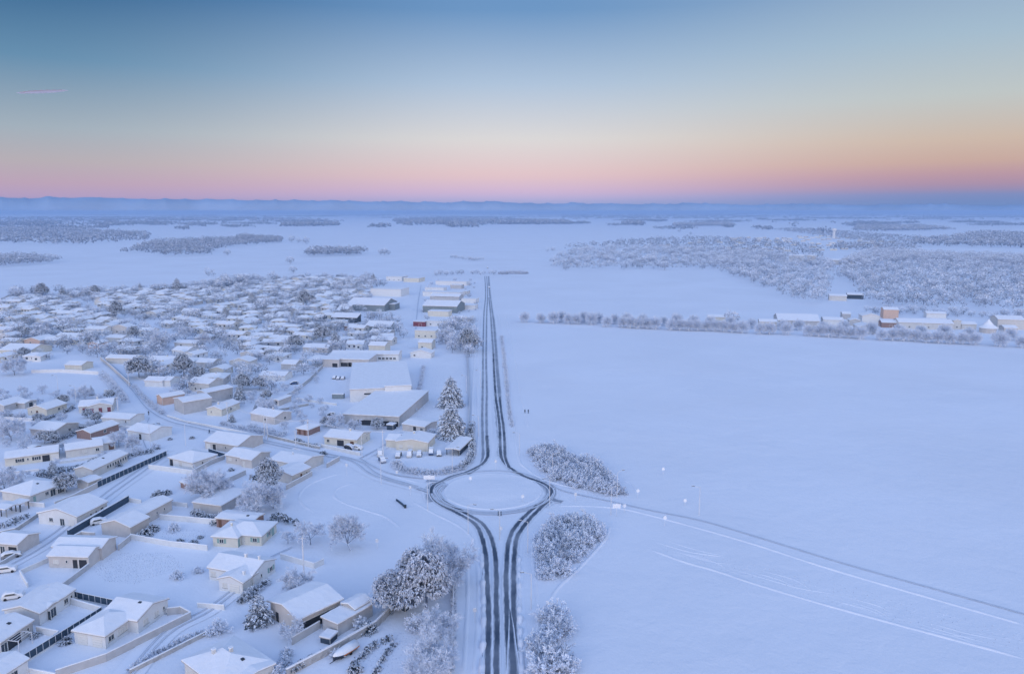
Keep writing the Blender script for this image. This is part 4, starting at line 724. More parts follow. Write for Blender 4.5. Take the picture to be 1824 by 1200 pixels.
def bush(Rd, Hh, n=26, tw=9, w=.09, fr=(.4, 1), m=None):
    Cn = TM(); az = nr.uniform(0, 6.3, n); el_ = nr.uniform(.25, 1.5, n); D = np.stack([np.cos(az) * np.cos(el_), np.sin(az) * np.cos(el_), np.sin(el_)], 1); L = np.hypot(Rd * np.cos(el_), Hh * np.sin(el_)) * nr.uniform(.65, 1.0, n)
    P = np.stack([np.cos(az) * Rd * .12, np.sin(az) * Rd * .12, np.zeros(n)], 1); E_ = P + D * L[:, None]; q, f = sticks(P, E_, .045, .02); Cn.add(q, f)
    k = 6; t_ = nr.uniform(.3, 1, (n, k)); Pn = (P[:, None] + D[:, None] * (L[:, None] * t_)[..., None]).reshape(-1, 3); Dn = spread(D.repeat(k, 0), nr.uniform(.3, 1.1, len(Pn))); Ln = L.repeat(k) * nr.uniform(.15, .4, len(Pn)); Cn.add(kites(Pn, Dn, Ln, w * 1.1), nr.uniform(fr[0], fr[1], len(Pn)))
    P2 = (Pn[:, None] + Dn[:, None] * (Ln[:, None] * nr.uniform(.2, 1, (len(Pn), tw)))[..., None]).reshape(-1, 3); D2 = spread(Dn.repeat(tw, 0), nr.uniform(.3, 1.2, len(P2))); Cn.add(kites(P2, D2, nr.uniform(.2, .5, len(P2)), w), nr.uniform(fr[0], fr[1], len(P2)))
    return Cn.mesh('bush', m or m_frost)
def snowy_bush(Rd, Hh, tufts=90, frost=.8, m=None, size=.5):
    Cn = TM(); u = unit(nr.normal(size=(tufts, 3))); u[:, 2] = np.abs(u[:, 2]); c = u * nr.uniform(.65, 1.05, (tufts, 1)) * [Rd, Rd, Hh]
    P = c.repeat(7, 0); D = u.repeat(7, 0) + nr.normal(size=P.shape) * .7; D[:, 2] -= .1
    Cn.add(kites(P, D, nr.uniform(.5, 1, len(P)) * size, .45 * size, .4), np.where(nr.uniform(size=len(P)) < frost, nr.uniform(.7, 1, len(P)), nr.uniform(0, .2, len(P))))
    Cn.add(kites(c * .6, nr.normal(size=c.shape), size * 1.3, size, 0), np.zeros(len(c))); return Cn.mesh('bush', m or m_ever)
def far_crown(Wd, H, n=170, s=.16, fr=(.5, 1.0)):
    Cn = TM(); u = unit(nr.normal(size=(n, 3))); u[:, 2] = u[:, 2] * .95; lob = 1 + .22 * np.sin(u[:, 0] * 5 + nr.uniform(0, 6)) * np.cos(u[:, 1] * 5 + nr.uniform(0, 6)); c = u * (nr.uniform(.25, 1, (n, 1)) ** .5) * lob[:, None] * [Wd / 2, Wd / 2, H * .42]; c[:, 2] += H * .56
    Cn.add(kites(c - u * Wd * .04, u + nr.normal(size=u.shape) * .7, Wd * s * nr.uniform(.6, 1.3, n), Wd * s * .42 * nr.uniform(.5, 1.3, n)), nr.uniform(fr[0], fr[1], n) * np.clip(.75 + .45 * u[:, 2], .4, 1.15))  # less frost low down: snow lies on top, crown shade painted in
    q, f = sticks(np.zeros((1, 3)), np.array([[0, 0, H * .5]]), np.array([[H * .02]]), np.array([[H * .012]])); Cn.add(q, f * .5); return Cn.mesh('tree', m_frost)
def pollard(H, Wd, n=330):
    T = TM(); q, f = sticks(np.zeros((1, 3)), np.array([[0, 0, H * .42]]), np.array([[.34]]), np.array([[.3]])); T.add(q, np.full(len(q), 1.0))
    Cn = TM(); d = unit(nr.normal(size=(n, 3))); d[:, 2] = d[:, 2] * .75 + .3; d = unit(d); c0 = np.array([[0, 0, H * .45]]).repeat(n, 0); L = nr.uniform(.75, 1.05, n) * Wd / 2
    c0 = c0 + d * .2; Lz = L * np.where(d[:, 2] > 0, 1 + .25 * d[:, 2], 1); Cn.add(kites(c0, d, Lz, .16), nr.uniform(.6, 1, n))
    P = c0.repeat(4, 0) + d.repeat(4, 0) * (Lz.repeat(4) * nr.uniform(.35, .95, n * 4))[:, None]; Cn.add(kites(P, spread(d.repeat(4, 0), nr.uniform(.2, .7, n * 4)), Wd * .16, .16), nr.uniform(.7, 1, n * 4))
    return T.mesh('trunk', m_frost), Cn.mesh('crown', m_frost)
BARE = [bare_tree(10, 9.5, .14, (9, 6, 6, 11), (.8, .085), fr=(.66, 1)), bare_tree(10, 11, .13, (10, 6, 6, 11), (.8, .085), fr=(.66, 1)), bare_tree(10, 8.5, .2, (8, 6, 6, 11), (.8, .085), fr=(.6, 1), lean=(-.8, .3))]
BARE_S = [bare_tree(6, 6, .18, (7, 5, 4, 7), (.7, .1), fr=(.62, 1)), bare_tree(6, 5.5, .2, (7, 5, 4, 7), (.7, .1), fr=(.62, 1))]
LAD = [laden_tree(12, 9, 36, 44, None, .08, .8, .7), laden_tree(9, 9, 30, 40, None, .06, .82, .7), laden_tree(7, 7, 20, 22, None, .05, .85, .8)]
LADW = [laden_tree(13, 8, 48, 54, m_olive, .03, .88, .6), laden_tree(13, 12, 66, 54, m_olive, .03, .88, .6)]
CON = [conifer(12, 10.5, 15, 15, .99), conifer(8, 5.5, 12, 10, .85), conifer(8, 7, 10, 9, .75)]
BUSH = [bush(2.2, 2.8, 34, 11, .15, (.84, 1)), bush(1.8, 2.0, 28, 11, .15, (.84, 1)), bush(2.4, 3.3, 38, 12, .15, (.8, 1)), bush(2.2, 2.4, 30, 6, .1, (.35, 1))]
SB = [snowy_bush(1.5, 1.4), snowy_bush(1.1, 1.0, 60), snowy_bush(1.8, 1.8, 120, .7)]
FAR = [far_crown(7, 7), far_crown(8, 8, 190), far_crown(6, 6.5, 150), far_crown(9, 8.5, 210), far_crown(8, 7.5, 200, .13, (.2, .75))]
POL = [pollard(8, 8.2, 420), pollard(7.8, 7.6, 420), pollard(8.4, 8.8, 460)]
def tree2(ms, loc, s, label, name='tree', cat='tree', group=None, rz=None, sz=None):
    root = empty(name, loc, rnd.uniform(0, 6.28) if rz is None else rz); root.scale = (s, s, sz or s); tag(root, label, cat, group); link('trunk', ms[0], root); link('crown', ms[1], root); return root
def tree1(me, loc, s, label, name='tree', cat='tree', group=None, sz=None):
    o = link(name, me, None, loc, rnd.uniform(0, 6.28)); o.scale = (s, s, sz or s); return tag(o, label, cat, group)
# foreground trees one by one
FT = [(BARE[2], 625, 980, 10.0, 'bare frosted tree standing alone on the white green, leaning trunk', 'frosted_tree'), (BARE[1], 788, 1045, 13, 'tall frosted bare tree behind the big laden tree by the road', 'frosted_tree'), (LADW[0], 760, 1102, 15, 'biggest tree, dense crown heavy with snow clumps beside the road', 'laden_tree'),
 (LADW[1], 697, 1090, 9, 'broad snow-laden tree left of the biggest tree, over a shed', 'laden_tree'), (LADW[0], 741, 1062, 11.5, 'snow-laden tree between the two others near the road', 'laden_tree'), (BARE[0], 778, 1150, 8.5, 'frosted bare tree below the biggest tree near the bottom edge', 'frosted_tree'), (BARE[1], 768, 1212, 9.5, 'frosted bare tree at the bottom edge left of the road', 'frosted_tree'),
 (CON[2], 462, 1110, 7, 'dark cedar with snowy boughs left of the barn', 'cedar'), (BARE_S[0], 523, 1140, 5.5, 'small snow-covered tree with bare forked boughs in front of the barn', 'frosted_tree'), (BARE[0], 530, 1062, 7.0, 'wide frosted bush tree behind the barn roof', 'frosted_tree'), (BARE_S[0], 513, 968, 4.0, 'small frosted fruit tree right of the green-shuttered bungalow', 'frosted_tree'),
 (BARE_S[1], 553, 970, 7.5, 'slender white frosted tree near the green, behind the fruit tree', 'frosted_tree'), (BARE[0], 362, 893, 11, 'large frosted bare tree in the middle gardens', 'frosted_tree'), (BARE[1], 384, 886, 8.5, 'smaller frosted tree right of the large bare one', 'frosted_tree'), (LAD[0], 478, 880, 10.5, 'dark evergreen with snow clumps beside the court house', 'evergreen_tree'),
 (BARE[1], 458, 914, 10, 'round frosted bare tree in front of the dark evergreen', 'frosted_tree'), (BARE[0], 487, 905, 7.5, 'pale frosted tree touching the green, right of the round one', 'frosted_tree'), (CON[0], 803, 724, 13.5, 'rear one of two tall snow-laden spruces by the main road', 'spruce'), (CON[0], 804, 778, 13.5, 'front one of two tall snow-laden spruces by the main road', 'spruce'),
 (LAD[0], 834, 627, 14, 'tall snow-laden tree beside the main road where the estate begins', 'laden_tree'), (BARE[0], 812, 622, 10, 'frosted tree left of the roadside laden tree', 'frosted_tree'), (BARE[1], 795, 612, 10, 'frosted bare tree beside the cream cottage by the estate', 'frosted_tree'), (LAD[1], 119, 876, 6, 'dark round evergreen with snow in front of the narrow house', 'evergreen_tree'),
 (BARE[0], 20, 785, 10, 'large frosted crown left of the plain grey-walled house', 'frosted_tree'), (BARE[1], 8, 878, 8.5, 'frosted crown at the left edge above the hip-roofed bungalow', 'frosted_tree'), (LAD[2], 80, 790, 5, 'snowy dark shrub tree left of the barn house', 'evergreen_tree'), (BARE[0], 212, 796, 6.5, 'frosted garden tree left of the big-gabled lane house', 'frosted_tree'), (BARE[2], 234, 803, 6, 'frosted garden tree in front of the big-gabled lane house', 'frosted_tree'),
 (BARE[1], 26, 668, 11, 'wide frosted tree in front of the big low roof at left', 'frosted_tree'), (LAD[2], 164, 612, 7, 'snow-laden shrub tree by the white two-window house', 'laden_tree'), (LAD[0], 237, 606, 9, 'dark evergreen between the beige gable and the white house', 'evergreen_tree'), (BARE[1], 284, 622, 12, 'big round frosted tree right of the white dark-window house', 'frosted_tree'), (BARE[0], 331, 606, 11, 'frosted tree behind the white cottage doorway', 'frosted_tree'),
 (BARE[2], 362, 620, 10, 'round frosted tree right of the white cottage', 'frosted_tree'), (LAD[1], 248, 673, 11, 'wide snow-laden tree inside the roadside wall', 'laden_tree'), (LAD[0], 328, 672, 12, 'tall snow-laden evergreen above the carport bungalow', 'laden_tree'), (CON[2], 360, 676, 8, 'snowy cedar right of the tall evergreen', 'cedar'), (BARE[0], 78, 596, 11, 'frosted round tree behind the pinkish gabled house', 'frosted_tree'), (BARE[1], 152, 712, 7, 'dark bare bush in the corner of the football field', 'frosted_tree'),
 (CON[1], 597, 618, 12, 'snow-laden conifer in the thick trees left of the metal shed', 'conifer'), (LAD[1], 575, 608, 10, 'snow-laden round tree left of the conifer', 'laden_tree'), (LAD[2], 527, 622, 9, 'laden tree above the veranda bungalow', 'laden_tree'), (LAD[1], 432, 694, 7.5, 'snowy evergreen at the corner of the yard wall', 'evergreen_tree'), (CON[1], 427, 712, 8, 'pointed snowy conifer below the yard wall', 'conifer'), (LAD[2], 462, 694, 6.5, 'small snowy evergreen beside the pens', 'evergreen_tree'),
 (BARE[0], 632, 768, 5.5, 'spreading frosted shrub under the dark workshop front', 'frosted_tree'), (LAD[2], 672, 764, 4.5, 'white laden shrub at the workshop corner', 'laden_tree'), (BARE[1], 598, 762, 6.5, 'frosted shrub left of the workshop front', 'frosted_tree'), (BARE[0], 478, 740, 8, 'frosted tree behind the beige house roof', 'frosted_tree'), (LAD[1], 545, 545, 14, 'tall laden evergreen at the far side of the village', 'laden_tree'), (CON[0], 450, 545, 13, 'snowy conifer among the far roofs, centre', 'conifer'),
 (LAD[0], 76, 530, 14, 'first big dark-trunked tree on the far village edge, left', 'evergreen_tree'), (CON[1], 112, 530, 12, 'dark conical tree beside the first edge tree', 'conifer'), (LAD[0], 170, 528, 11, 'dark spreading tree on the far village edge', 'evergreen_tree'), (CON[0], 316, 520, 15, 'tall pointed tree on the far village edge, centre left', 'conifer'), (CON[1], 250, 518, 9, 'short pointed tree on the far village edge', 'conifer'), (LAD[0], 206, 568, 14, 'large snow-laden tree in the far left roofs', 'laden_tree'),
 (CON[0], 402, 568, 10, 'pointed snowy conifer in the middle of the far roofs', 'conifer'), (CON[2], 665, 500, 10, 'dark-twigged tree left of the ribbed warehouse', 'conifer')]
for ms, px, py, H, lab, nm in FT:
    base = {id(BARE[0]): 10, id(BARE[1]): 10, id(BARE[2]): 10, id(BARE_S[0]): 6, id(BARE_S[1]): 6, id(LAD[0]): 12, id(LAD[1]): 9, id(LAD[2]): 7, id(LADW[0]): 13, id(LADW[1]): 13, id(CON[0]): 12, id(CON[1]): 8, id(CON[2]): 8}[id(ms)]
    p = g(px, py); tree2(ms, p, H / base * 1.06, lab, nm); SPOTS.append((p.x, p.y, H * .25))
# bushes
FB = [(BUSH[0], 745, 1120, 1.1, 'dark spiky shrub with little snow left of the bottom frosted tree', 0), (SB[2], 445, 1062, .9, 'round dark shrub at the cream house corner'), (SB[0], 258, 955, 1.3, 'dark snowy shrub in the walled shrub garden, left'), (SB[0], 272, 945, 1.2, 'snowy shrub in the walled shrub garden, middle'), (BUSH[1], 250, 938, .8, 'frosted shrub by the L-shaped house wall'),
 (BUSH[1], 310, 945, 1.0, 'frosted shrub in the middle of the shrub garden'), (SB[1], 320, 966, 1.0, 'low snow mound shrub in the shrub garden'), (SB[1], 357, 958, .7, 'small dark topiary post in the shrub garden'), (SB[1], 345, 968, 1.0, 'low frosted clump near the long pale wall'), (BUSH[1], 316, 1030, .9, 'left frosted bush in the empty plot'), (BUSH[1], 352, 1020, .7, 'right frosted bush in the empty plot'),
 (SB[2], 388, 932, 1.1, 'snow-laden dwarf palm at the corner of the brick annex'), (BUSH[1], 508, 1183, .8, 'small frosted bush near the bottom centre garden'), (BUSH[1], 510, 1170, .9, 'round frosted bush in the garden before the barn'), (BUSH[0], 490, 1205, .9, 'frosted bush on the bottom edge'), (SB[1], 117, 1145, 1.1, 'snowy shrubs by the yard of the two-garage bungalow'), (SB[1], 62, 1134, .9, 'dark shrub tub beside the pergola house'),
 (BUSH[0], 390, 1128, 1.0, 'spiky frosted bush above the large hip roof'), (SB[2], 282, 885, 1.1, 'left one of two snowy shrubs above the wide plot'), (SB[0], 297, 880, 1.0, 'right one of two snowy shrubs above the wide plot'), (SB[0], 70, 745, .9, 'snowy bush near the cream cottage'), (SB[0], 22, 745, 1.2, 'brownish snowy bush below the left-edge cottage'), (SB[1], 172, 745, 1.0, 'snow mound bush under the red shutters'), (SB[0], 210, 830, 1.0, 'low snowy bush before the roof with the panel fence'),
 (SB[2], 172, 756, .9, 'round bush left of the low bungalow'), (SB[1], 281, 757, .9, 'first bush in the crossroads garden'), (SB[1], 303, 783, .8, 'small dark bush by the big-gabled house corner'), (SB[1], 342, 781, .9, 'dark bush alone on the lane verge'), (SB[1], 281, 800, .8, 'snowy rosette bush at the panel fence end'), (BUSH[1], 470, 940, .5, 'small bush beside the annex'), (SB[2], 482, 933, .9, 'dark snowy palm at the corner between annex and hedge'),
 (SB[1], 412, 838, .9, 'frosted low bush below the stepped bungalow'), (SB[0], 540, 812, .8, 'dark shrub at the court yard corner'), (BUSH[0], 632, 800, .7, 'frosted bush in front of the road-facing cream bungalow'), (SB[2], 576, 810, .8, 'snow-laden bush at the left of the road-facing bungalow'), (BUSH[1], 700, 790, .9, 'frosted tangle by the driveway'), (SB[0], 18, 838, .9, 'white bush at the corner of the porch house'),
 (BUSH[0], 600, 1170, .6, 'frosted twigs against the boat'), (SB[1], 690, 1092, .9, 'snow heap bush under the laden trees'), (BUSH[1], 640, 1115, 1.0, 'laden arching bush between store and boat'), (SB[2], 655, 1125, 1.1, 'round snowy bush between the store and the boat'), (SB[0], 632, 1196, 1.0, 'dark-twigged clump below the boat')]
for x in FB:
    tree1(x[0], g(x[1], x[2]), x[3], x[4], 'bush', 'bush')
def hedge(label, pts, w=1.4, h=1.6, dens=14, frost=.82, m=None, size=.45, cat='hedge', twiggy=False):
    P = spline(pts, 1.0); P0 = P[0].copy(); Cn = TM(); pp = np.array([tuple(p - P0) for p in P]); d = np.diff(pp, axis=0, append=pp[-1:] * 2 - pp[-2:-1]); d = unit(d); nn = np.stack([d[:, 1], -d[:, 0], np.zeros(len(d))], 1)
    N = len(pp) * dens; i = nr.integers(0, len(pp), N); a = nr.uniform(0, math.pi, N); hv = 1 + .25 * np.sin(i * .7) + nr.uniform(-.15, .15, N)
    u = nn[i] * np.cos(a)[:, None]; u[:, 2] = np.sin(a); c = pp[i] + d[i] * nr.uniform(0, 1, (N, 1)) + nn[i] * (np.cos(a) * w / 2)[:, None]; c[:, 2] += np.sin(a) ** .5 * h * .8 * hv
    if twiggy: Q = c.repeat(5, 0); D = u.repeat(5, 0) + nr.normal(size=Q.shape) * .6; D[:, 2] += .3; Cn.add(kites(Q - D * .2, D, nr.uniform(.4, .9, len(Q)), .12), nr.uniform(.7, 1, len(Q)))
    else: Q = c.repeat(5, 0); D = u.repeat(5, 0) + nr.normal(size=Q.shape) * .6; D[:, 2] -= .1; Cn.add(kites(Q, D, nr.uniform(.6, 1.1, len(Q)) * size, size * .5, .4), np.where(nr.uniform(size=len(Q)) < frost, nr.uniform(.7, 1, len(Q)), nr.uniform(0, .2, len(Q))))
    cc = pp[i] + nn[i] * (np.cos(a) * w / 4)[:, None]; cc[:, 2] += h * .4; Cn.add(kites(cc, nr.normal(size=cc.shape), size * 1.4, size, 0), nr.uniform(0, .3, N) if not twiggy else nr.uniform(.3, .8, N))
    o = link('hedge', Cn.mesh('hedge', m or m_ever), None, P0); tag(o, label, cat)
HED = [('curving frosted hedge around the car park garden', [(704, 828), (716, 838), (735, 843), (765, 845), (800, 842), (820, 835)], 3.4, 2.0, 30, .93, 1), ('tall white hedge between the carport and the main road', [(822, 836), (834, 825), (841, 808), (840, 790), (838, 775), (840, 760)], 2.6, 2.4, 20, .92, 0),
 ('round-topped clipped hedge beside the cream garage wing', [(428, 1075), (445, 1062), (462, 1050), (474, 1040)], 1.8, 1.8, 22, .93, 0), ('long frosted hedge with dark gaps along the bottom lane', [(232, 1195), (275, 1168), (320, 1145), (360, 1130), (385, 1122)], 1.2, 1.0, 13, .72, 1), ('dark hedge topped with snow behind the annex, by the green', [(484, 928), (500, 927), (512, 933), (524, 934)], 1.6, 2.2, 26, .35, 0),
 ('snowy hedge in front of the sunken building', [(345, 917), (360, 923), (378, 925), (394, 922)], 2.0, 2.0, 20, .8, 0), ('dark snowy hedge above the narrow house', [(105, 846), (130, 838), (160, 828), (178, 822)], 2.0, 1.8, 18, .68, 0), ('scrub row left of the long narrow house', [(68, 848), (90, 852), (110, 858), (128, 862)], 2.6, 2.2, 18, .65, 0),
 ('snowy hedge above the panel fence', [(215, 822), (235, 813), (255, 808), (272, 806)], 2.0, 1.6, 18, .7, 0), ('dark hedge line beside the plain grey-walled house', [(96, 790), (115, 782), (135, 772), (150, 765)], 2.0, 1.8, 18, .6, 0), ('shaggy hedge beside the cream cottage', [(80, 750), (100, 742), (118, 734), (130, 727)], 1.8, 1.6, 18, .75, 0),
 ('frosted tree hedge along the left of the upper village road', [(182, 672), (195, 684), (206, 697), (216, 708), (222, 718)], 3.6, 3.6, 22, .95, 1), ('scrubby verge hedge right of the upper village road', [(238, 690), (250, 704), (262, 716), (276, 728), (290, 738)], 2.4, 1.8, 16, .85, 1), ('hedge above the roadside wall by the poles', [(395, 757), (430, 765), (465, 772), (500, 780)], 2.2, 1.8, 16, .8, 1),
 ('frosted hedge along the garden wall beside the laden trees', [(803, 1200), (807, 1130), (809, 1070), (806, 1030)], .9, 1.6, 12, .92, 1), ('snowy bramble bank below the boat, upper row', [(632, 1185), (650, 1165), (668, 1150), (690, 1140)], 1.6, 1.0, 14, .9, 0), ('snowy vegetable rows right of the boat', [(668, 1200), (680, 1180), (692, 1160), (700, 1150)], 1.0, .6, 12, .9, 0),
 ('dark creeper hedge on the long garden wall below the store', [(520, 1200), (555, 1178), (580, 1165)], .8, 1.5, 14, .55, 0), ('low snowy shrub edge beside the warehouse wall', [(738, 735), (744, 705), (750, 680), (754, 655)], 2.0, 2.0, 14, .85, 1), ('frosted scrub row behind the outbuilding by the spruces', [(762, 772), (785, 774), (810, 772), (826, 770)], 2.5, 2.2, 16, .9, 1),
 ('frosted roadside scrub right of the main road, near part', [(912, 760), (908, 740), (905, 715), (903, 690)], 1.8, .9, 8, .95, 1), ('frosted roadside scrub right of the main road, far part', [(903, 690), (900, 660), (897, 630), (893, 600)], 2.2, 1.1, 8, .95, 1), ('thicket edge of shrubs in front of the lane wall, upper left', [(0, 740), (20, 742), (40, 744)], 2, 1.5, 14, .7, 0),
 ('hedge between the porch house garden and the lane', [(70, 850), (90, 842), (110, 836)], 1.6, 1.3, 14, .8, 0), ('snowy garden plants in the left-edge yard', [(0, 940), (16, 936), (30, 928), (48, 922)], 3, 1.2, 14, .6, 0), ('frosted shrubs in front of the beige house by the wall', [(445, 762), (465, 768), (490, 774), (508, 776)], 3.0, 2.2, 16, .85, 1), ('shrubs between the pyramid-roofed cottage and the road', [(525, 786), (545, 793), (565, 797)], 1.8, 1.4, 16, .75, 0)]
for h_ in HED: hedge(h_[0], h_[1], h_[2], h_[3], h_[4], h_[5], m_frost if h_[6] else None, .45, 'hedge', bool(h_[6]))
# two thickets of frosted shrubs by the roundabout, and the roadside shrubs at the bottom
def in_poly(x, y, poly):
    c = False; n = len(poly); j = n - 1
    for i in range(n):
        xi, yi = poly[i][0], poly[i][1]; xj, yj = poly[j][0], poly[j][1]
        if (yi > y) != (yj > y) and x < (xj - xi) * (y - yi) / (yj - yi) + xi: c = not c
        j = i
    return c
def scatter(pxpoly, dmin, nmax, tries=6000):
    G_ = [g(*p) for p in pxpoly]; x0, x1 = min(p.x for p in G_), max(p.x for p in G_); y0, y1 = min(p.y for p in G_), max(p.y for p in G_); res = []; cell = {}
    for _ in range(tries):
        if len(res) >= nmax: break
        x, y = rnd.uniform(x0, x1), rnd.uniform(y0, y1)
        if not in_poly(x, y, G_): continue
        k = (int(x // dmin), int(y // dmin))
        if any((x - a) ** 2 + (y - b_) ** 2 < dmin * dmin for i in (-1, 0, 1) for j in (-1, 0, 1) for a, b_ in cell.get((k[0] + i, k[1] + j), ())): continue
        cell.setdefault(k, []).append((x, y)); res.append((x, y))
    return res
THK = [([(945, 806), (958, 800), (985, 803), (1030, 818), (1075, 842), (1103, 868), (1112, 880), (1085, 880), (1040, 872), (1000, 858), (965, 838)], 2.6, 90, 'frosted shrub in the oval thicket right of the main road, above the roundabout exit'), ([(972, 945), (1000, 932), (1040, 934), (1062, 948), (1060, 966), (1035, 990), (1000, 1022), (975, 1036), (966, 1010), (965, 970)], 2.3, 80, 'frosted shrub in the triangular thicket below the right roundabout exit')]
for poly, dm, nm, lab in THK:
    for (x, y) in scatter(poly, dm, nm): tree1(rnd.choice(BUSH), (x, y, 0), rnd.uniform(.9, 1.35), lab, 'shrub', 'shrub', lab.replace('frosted shrub', 'frosted shrubs'), )
for k, (x, y, s) in enumerate([(985, 1110, 1.6), (975, 1140, 1.5), (1000, 1128, 1.2), (985, 1180, 2.0), (972, 1205, 1.8), (1010, 1200, 1.5), (965, 1165, 1.4)]): tree1(BUSH[k % 4], g(x, y), s, 'frosted shrub in the clump at the bottom edge right of the road', 'shrub', 'shrub', 'frosted shrubs at the bottom edge right of the road')
# pollard avenue
front = [(934, 574), (963, 575), (986, 576), (1012, 577), (1028, 577), (1054, 578), (1081, 582), (1109, 583), (1123, 584), (1138, 585), (1152, 585), (1167, 586), (1196, 588), (1211, 588), (1227, 589), (1242, 589), (1258, 589), (1273, 590), (1289, 591), (1304, 592), (1322, 593), (1354, 595), (1371, 595), (1400, 596), (1440, 598), (1458, 599), (1476, 600), (1494, 601), (1513, 602), (1532, 604), (1570, 606), (1590, 606), (1610, 607), (1630, 608), (1650, 610), (1671, 611), (1692, 612), (1715, 613), (1736, 614), (1781, 617), (1820, 619)]
def ordn(n): return '%d%s' % (n, 'th' if 10 <= n % 100 <= 20 else {1: 'st', 2: 'nd', 3: 'rd'}.get(n % 10, 'th'))
for i, (x, y) in enumerate(front): p = g(x, y); tree2(POL[i % 3], p, rnd.uniform(.92, 1.1) * (1.25 if i == 39 else 1), 'pollarded frosted tree, %s from the left in the front row of the long avenue' % ordn(i + 1), 'pollard_tree', group='pollarded trees in the front row of the avenue'); SPOTS.append((p.x, p.y, 3))
back = [(1000, 573), (1040, 574), (1066, 575), (1095, 577), (1116, 577), (1145, 578), (1182, 580), (1205, 580), (1235, 581), (1265, 582), (1300, 583), (1338, 585), (1394, 588), (1422, 588), (1466, 590), (1502, 591), (1552, 595), (1600, 597), (1640, 598), (1682, 600), (1725, 602), (1800, 606)]
for i, (x, y) in enumerate(back): p = g(x, y); tree2(POL[(i + 1) % 3], p, rnd.uniform(.9, 1.1), 'frosted tree, %s from the left in the back row of the long avenue' % ordn(i + 1), 'pollard_tree', group='frosted trees in the back row of the avenue'); SPOTS.append((p.x, p.y, 3))
tree1(FAR[1], g(1303, 580), 1.5, 'taller frosted tree between the cream cottage and the avenue', 'frosted_tree')
# ---- dense village: houses and trees among the surveyed ones
def far_house(wm, w, d, h, rf, t, wing, win):
    bk = [(-w / 2, w / 2, -d / 2, d / 2, h, t, rf)]
    if wing: bk.append((w / 2 - 4.5, w / 2 - .02, -d / 2 - 3, d / 2 - 1, h - .1, t, 'gy'))
    a, b, c = MB(), MB(), MB()
    for k in bk: walls(a, k); slab(b, k, .4, .02, .14); slab(c, k, .35, .165, .26)
    wl = []
    for k in range(win):
        wb = MB(); x = -w / 2 + w * (k + .6) / (win + .4); wb.box(x - .6, -d / 2 - .05 - (3 if wing and x > w / 2 - 4.5 else 0), h - 1.75, x + .6, -d / 2 + .02, h - .6); wl.append(('window', wb.mesh('window', glass)))
    cm = MB(); cx = rnd.uniform(-w * .3, w * .3); cm.box(cx - .28, -.9, h, cx + .28, -.35, h + d / 2 * t + .85)
    s1 = MB(); s1.box(w / 2 - .01, -.6, h - 1.7, w / 2 + .05, .7, h - .6)
    return [('wall', a.mesh('wall', wm)), ('roof', b.mesh('roof', eave)), ('roof_snow', c.mesh('roof_snow', snow_roof)), ('window', s1.mesh('window', glass)), ('chimney', cm.mesh('chimney', wm))] + wl
VAR = []
for wm, wn_ in ((wall_cream, 'cream'), (wall_white, 'white'), (wall_grey, 'grey'), (wall_beige, 'beige'), (wall_yellow, 'pale yellow')):
    for rf, rn in (('gx', 'gabled'), ('hip', 'hipped')):
        for wing in (0, 1): VAR.append((far_house(wm, rnd.uniform(10, 15), rnd.uniform(8, 10), rnd.choice([2.7, 2.8, 3, 3.4]), rf, rnd.uniform(.24, .34), wing, rnd.choice([2, 3])), wn_, rn, wing))
FARH = (far_house(wall_cream, 12, 9, 4.8, 'gx', .3, 0, 3), 'cream two-storey', 'gabled', 0); VAR.append(FARH)
streets = [[(60, 512), (200, 560), (420, 640), (560, 690)], [(735, 620), (745, 540), (752, 505)], [(130, 640), (60, 620), (0, 610)], [(480, 670), (560, 620), (640, 575), (700, 520)], [(640, 505), (400, 540), (200, 600)], [(190, 650), (250, 735), (320, 755), (600, 815), (760, 872)], [(545, 655), (440, 690), (330, 745)]]
SP = [p for s in streets for p in spline(s, 4.0)]
grid = {}
def gadd(x, y, r): grid.setdefault((int(x // 30), int(y // 30)), []).append((x, y, r))
for s in SPOTS: gadd(*s)
for p in SP: gadd(p.x, p.y, 3.5)
def free(x, y, r):
    k = (int(x // 30), int(y // 30))
    return all((x - a) ** 2 + (y - b_) ** 2 > (r + q) ** 2 for i in (-1, 0, 1) for j in (-1, 0, 1) for a, b_, q in grid.get((k[0] + i, k[1] + j), ()))
VIL = [(0, 536), (60, 528), (130, 523), (250, 520), (380, 512), (470, 503), (560, 498), (650, 500), (655, 530), (640, 560), (700, 585), (700, 620), (600, 640), (540, 650), (480, 700), (430, 710), (330, 700), (250, 690), (200, 660), (178, 640), (130, 640), (60, 640), (0, 645)]
def zone(px): return 'far left' if px < 150 else 'left' if px < 300 else 'middle' if px < 450 else 'right'
def depth(py): return 'on far edge of' if py < 525 else 'in back rows of' if py < 560 else 'in middle rows of' if py < 610 else 'in near rows of'
FILLH = []; FILLT = []
for (x, y) in scatter([(783, 590), (800, 578), (842, 580), (848, 622), (838, 636), (800, 628), (778, 612)], 4.5, 40): FILLT.append((rnd.choice(FAR), Vector((x, y, 0)), rnd.uniform(.7, 1.25), 'frosted roadside trees between the estate cottages and main road'))
for (x, y) in scatter([(770, 500), (850, 500), (852, 575), (740, 575), (745, 530)], 12, 45): FILLT.append((rnd.choice(FAR), Vector((x, y, 0)), rnd.uniform(.3, .7), 'small frosted trees among the estate units'))
for (x, y) in scatter([(575, 575), (700, 560), (725, 600), (650, 640), (590, 640)], 7, 60): FILLT.append((rnd.choice(FAR), Vector((x, y, 0)), rnd.uniform(.5, 1.15), 'frosted trees between the village and the estate'))
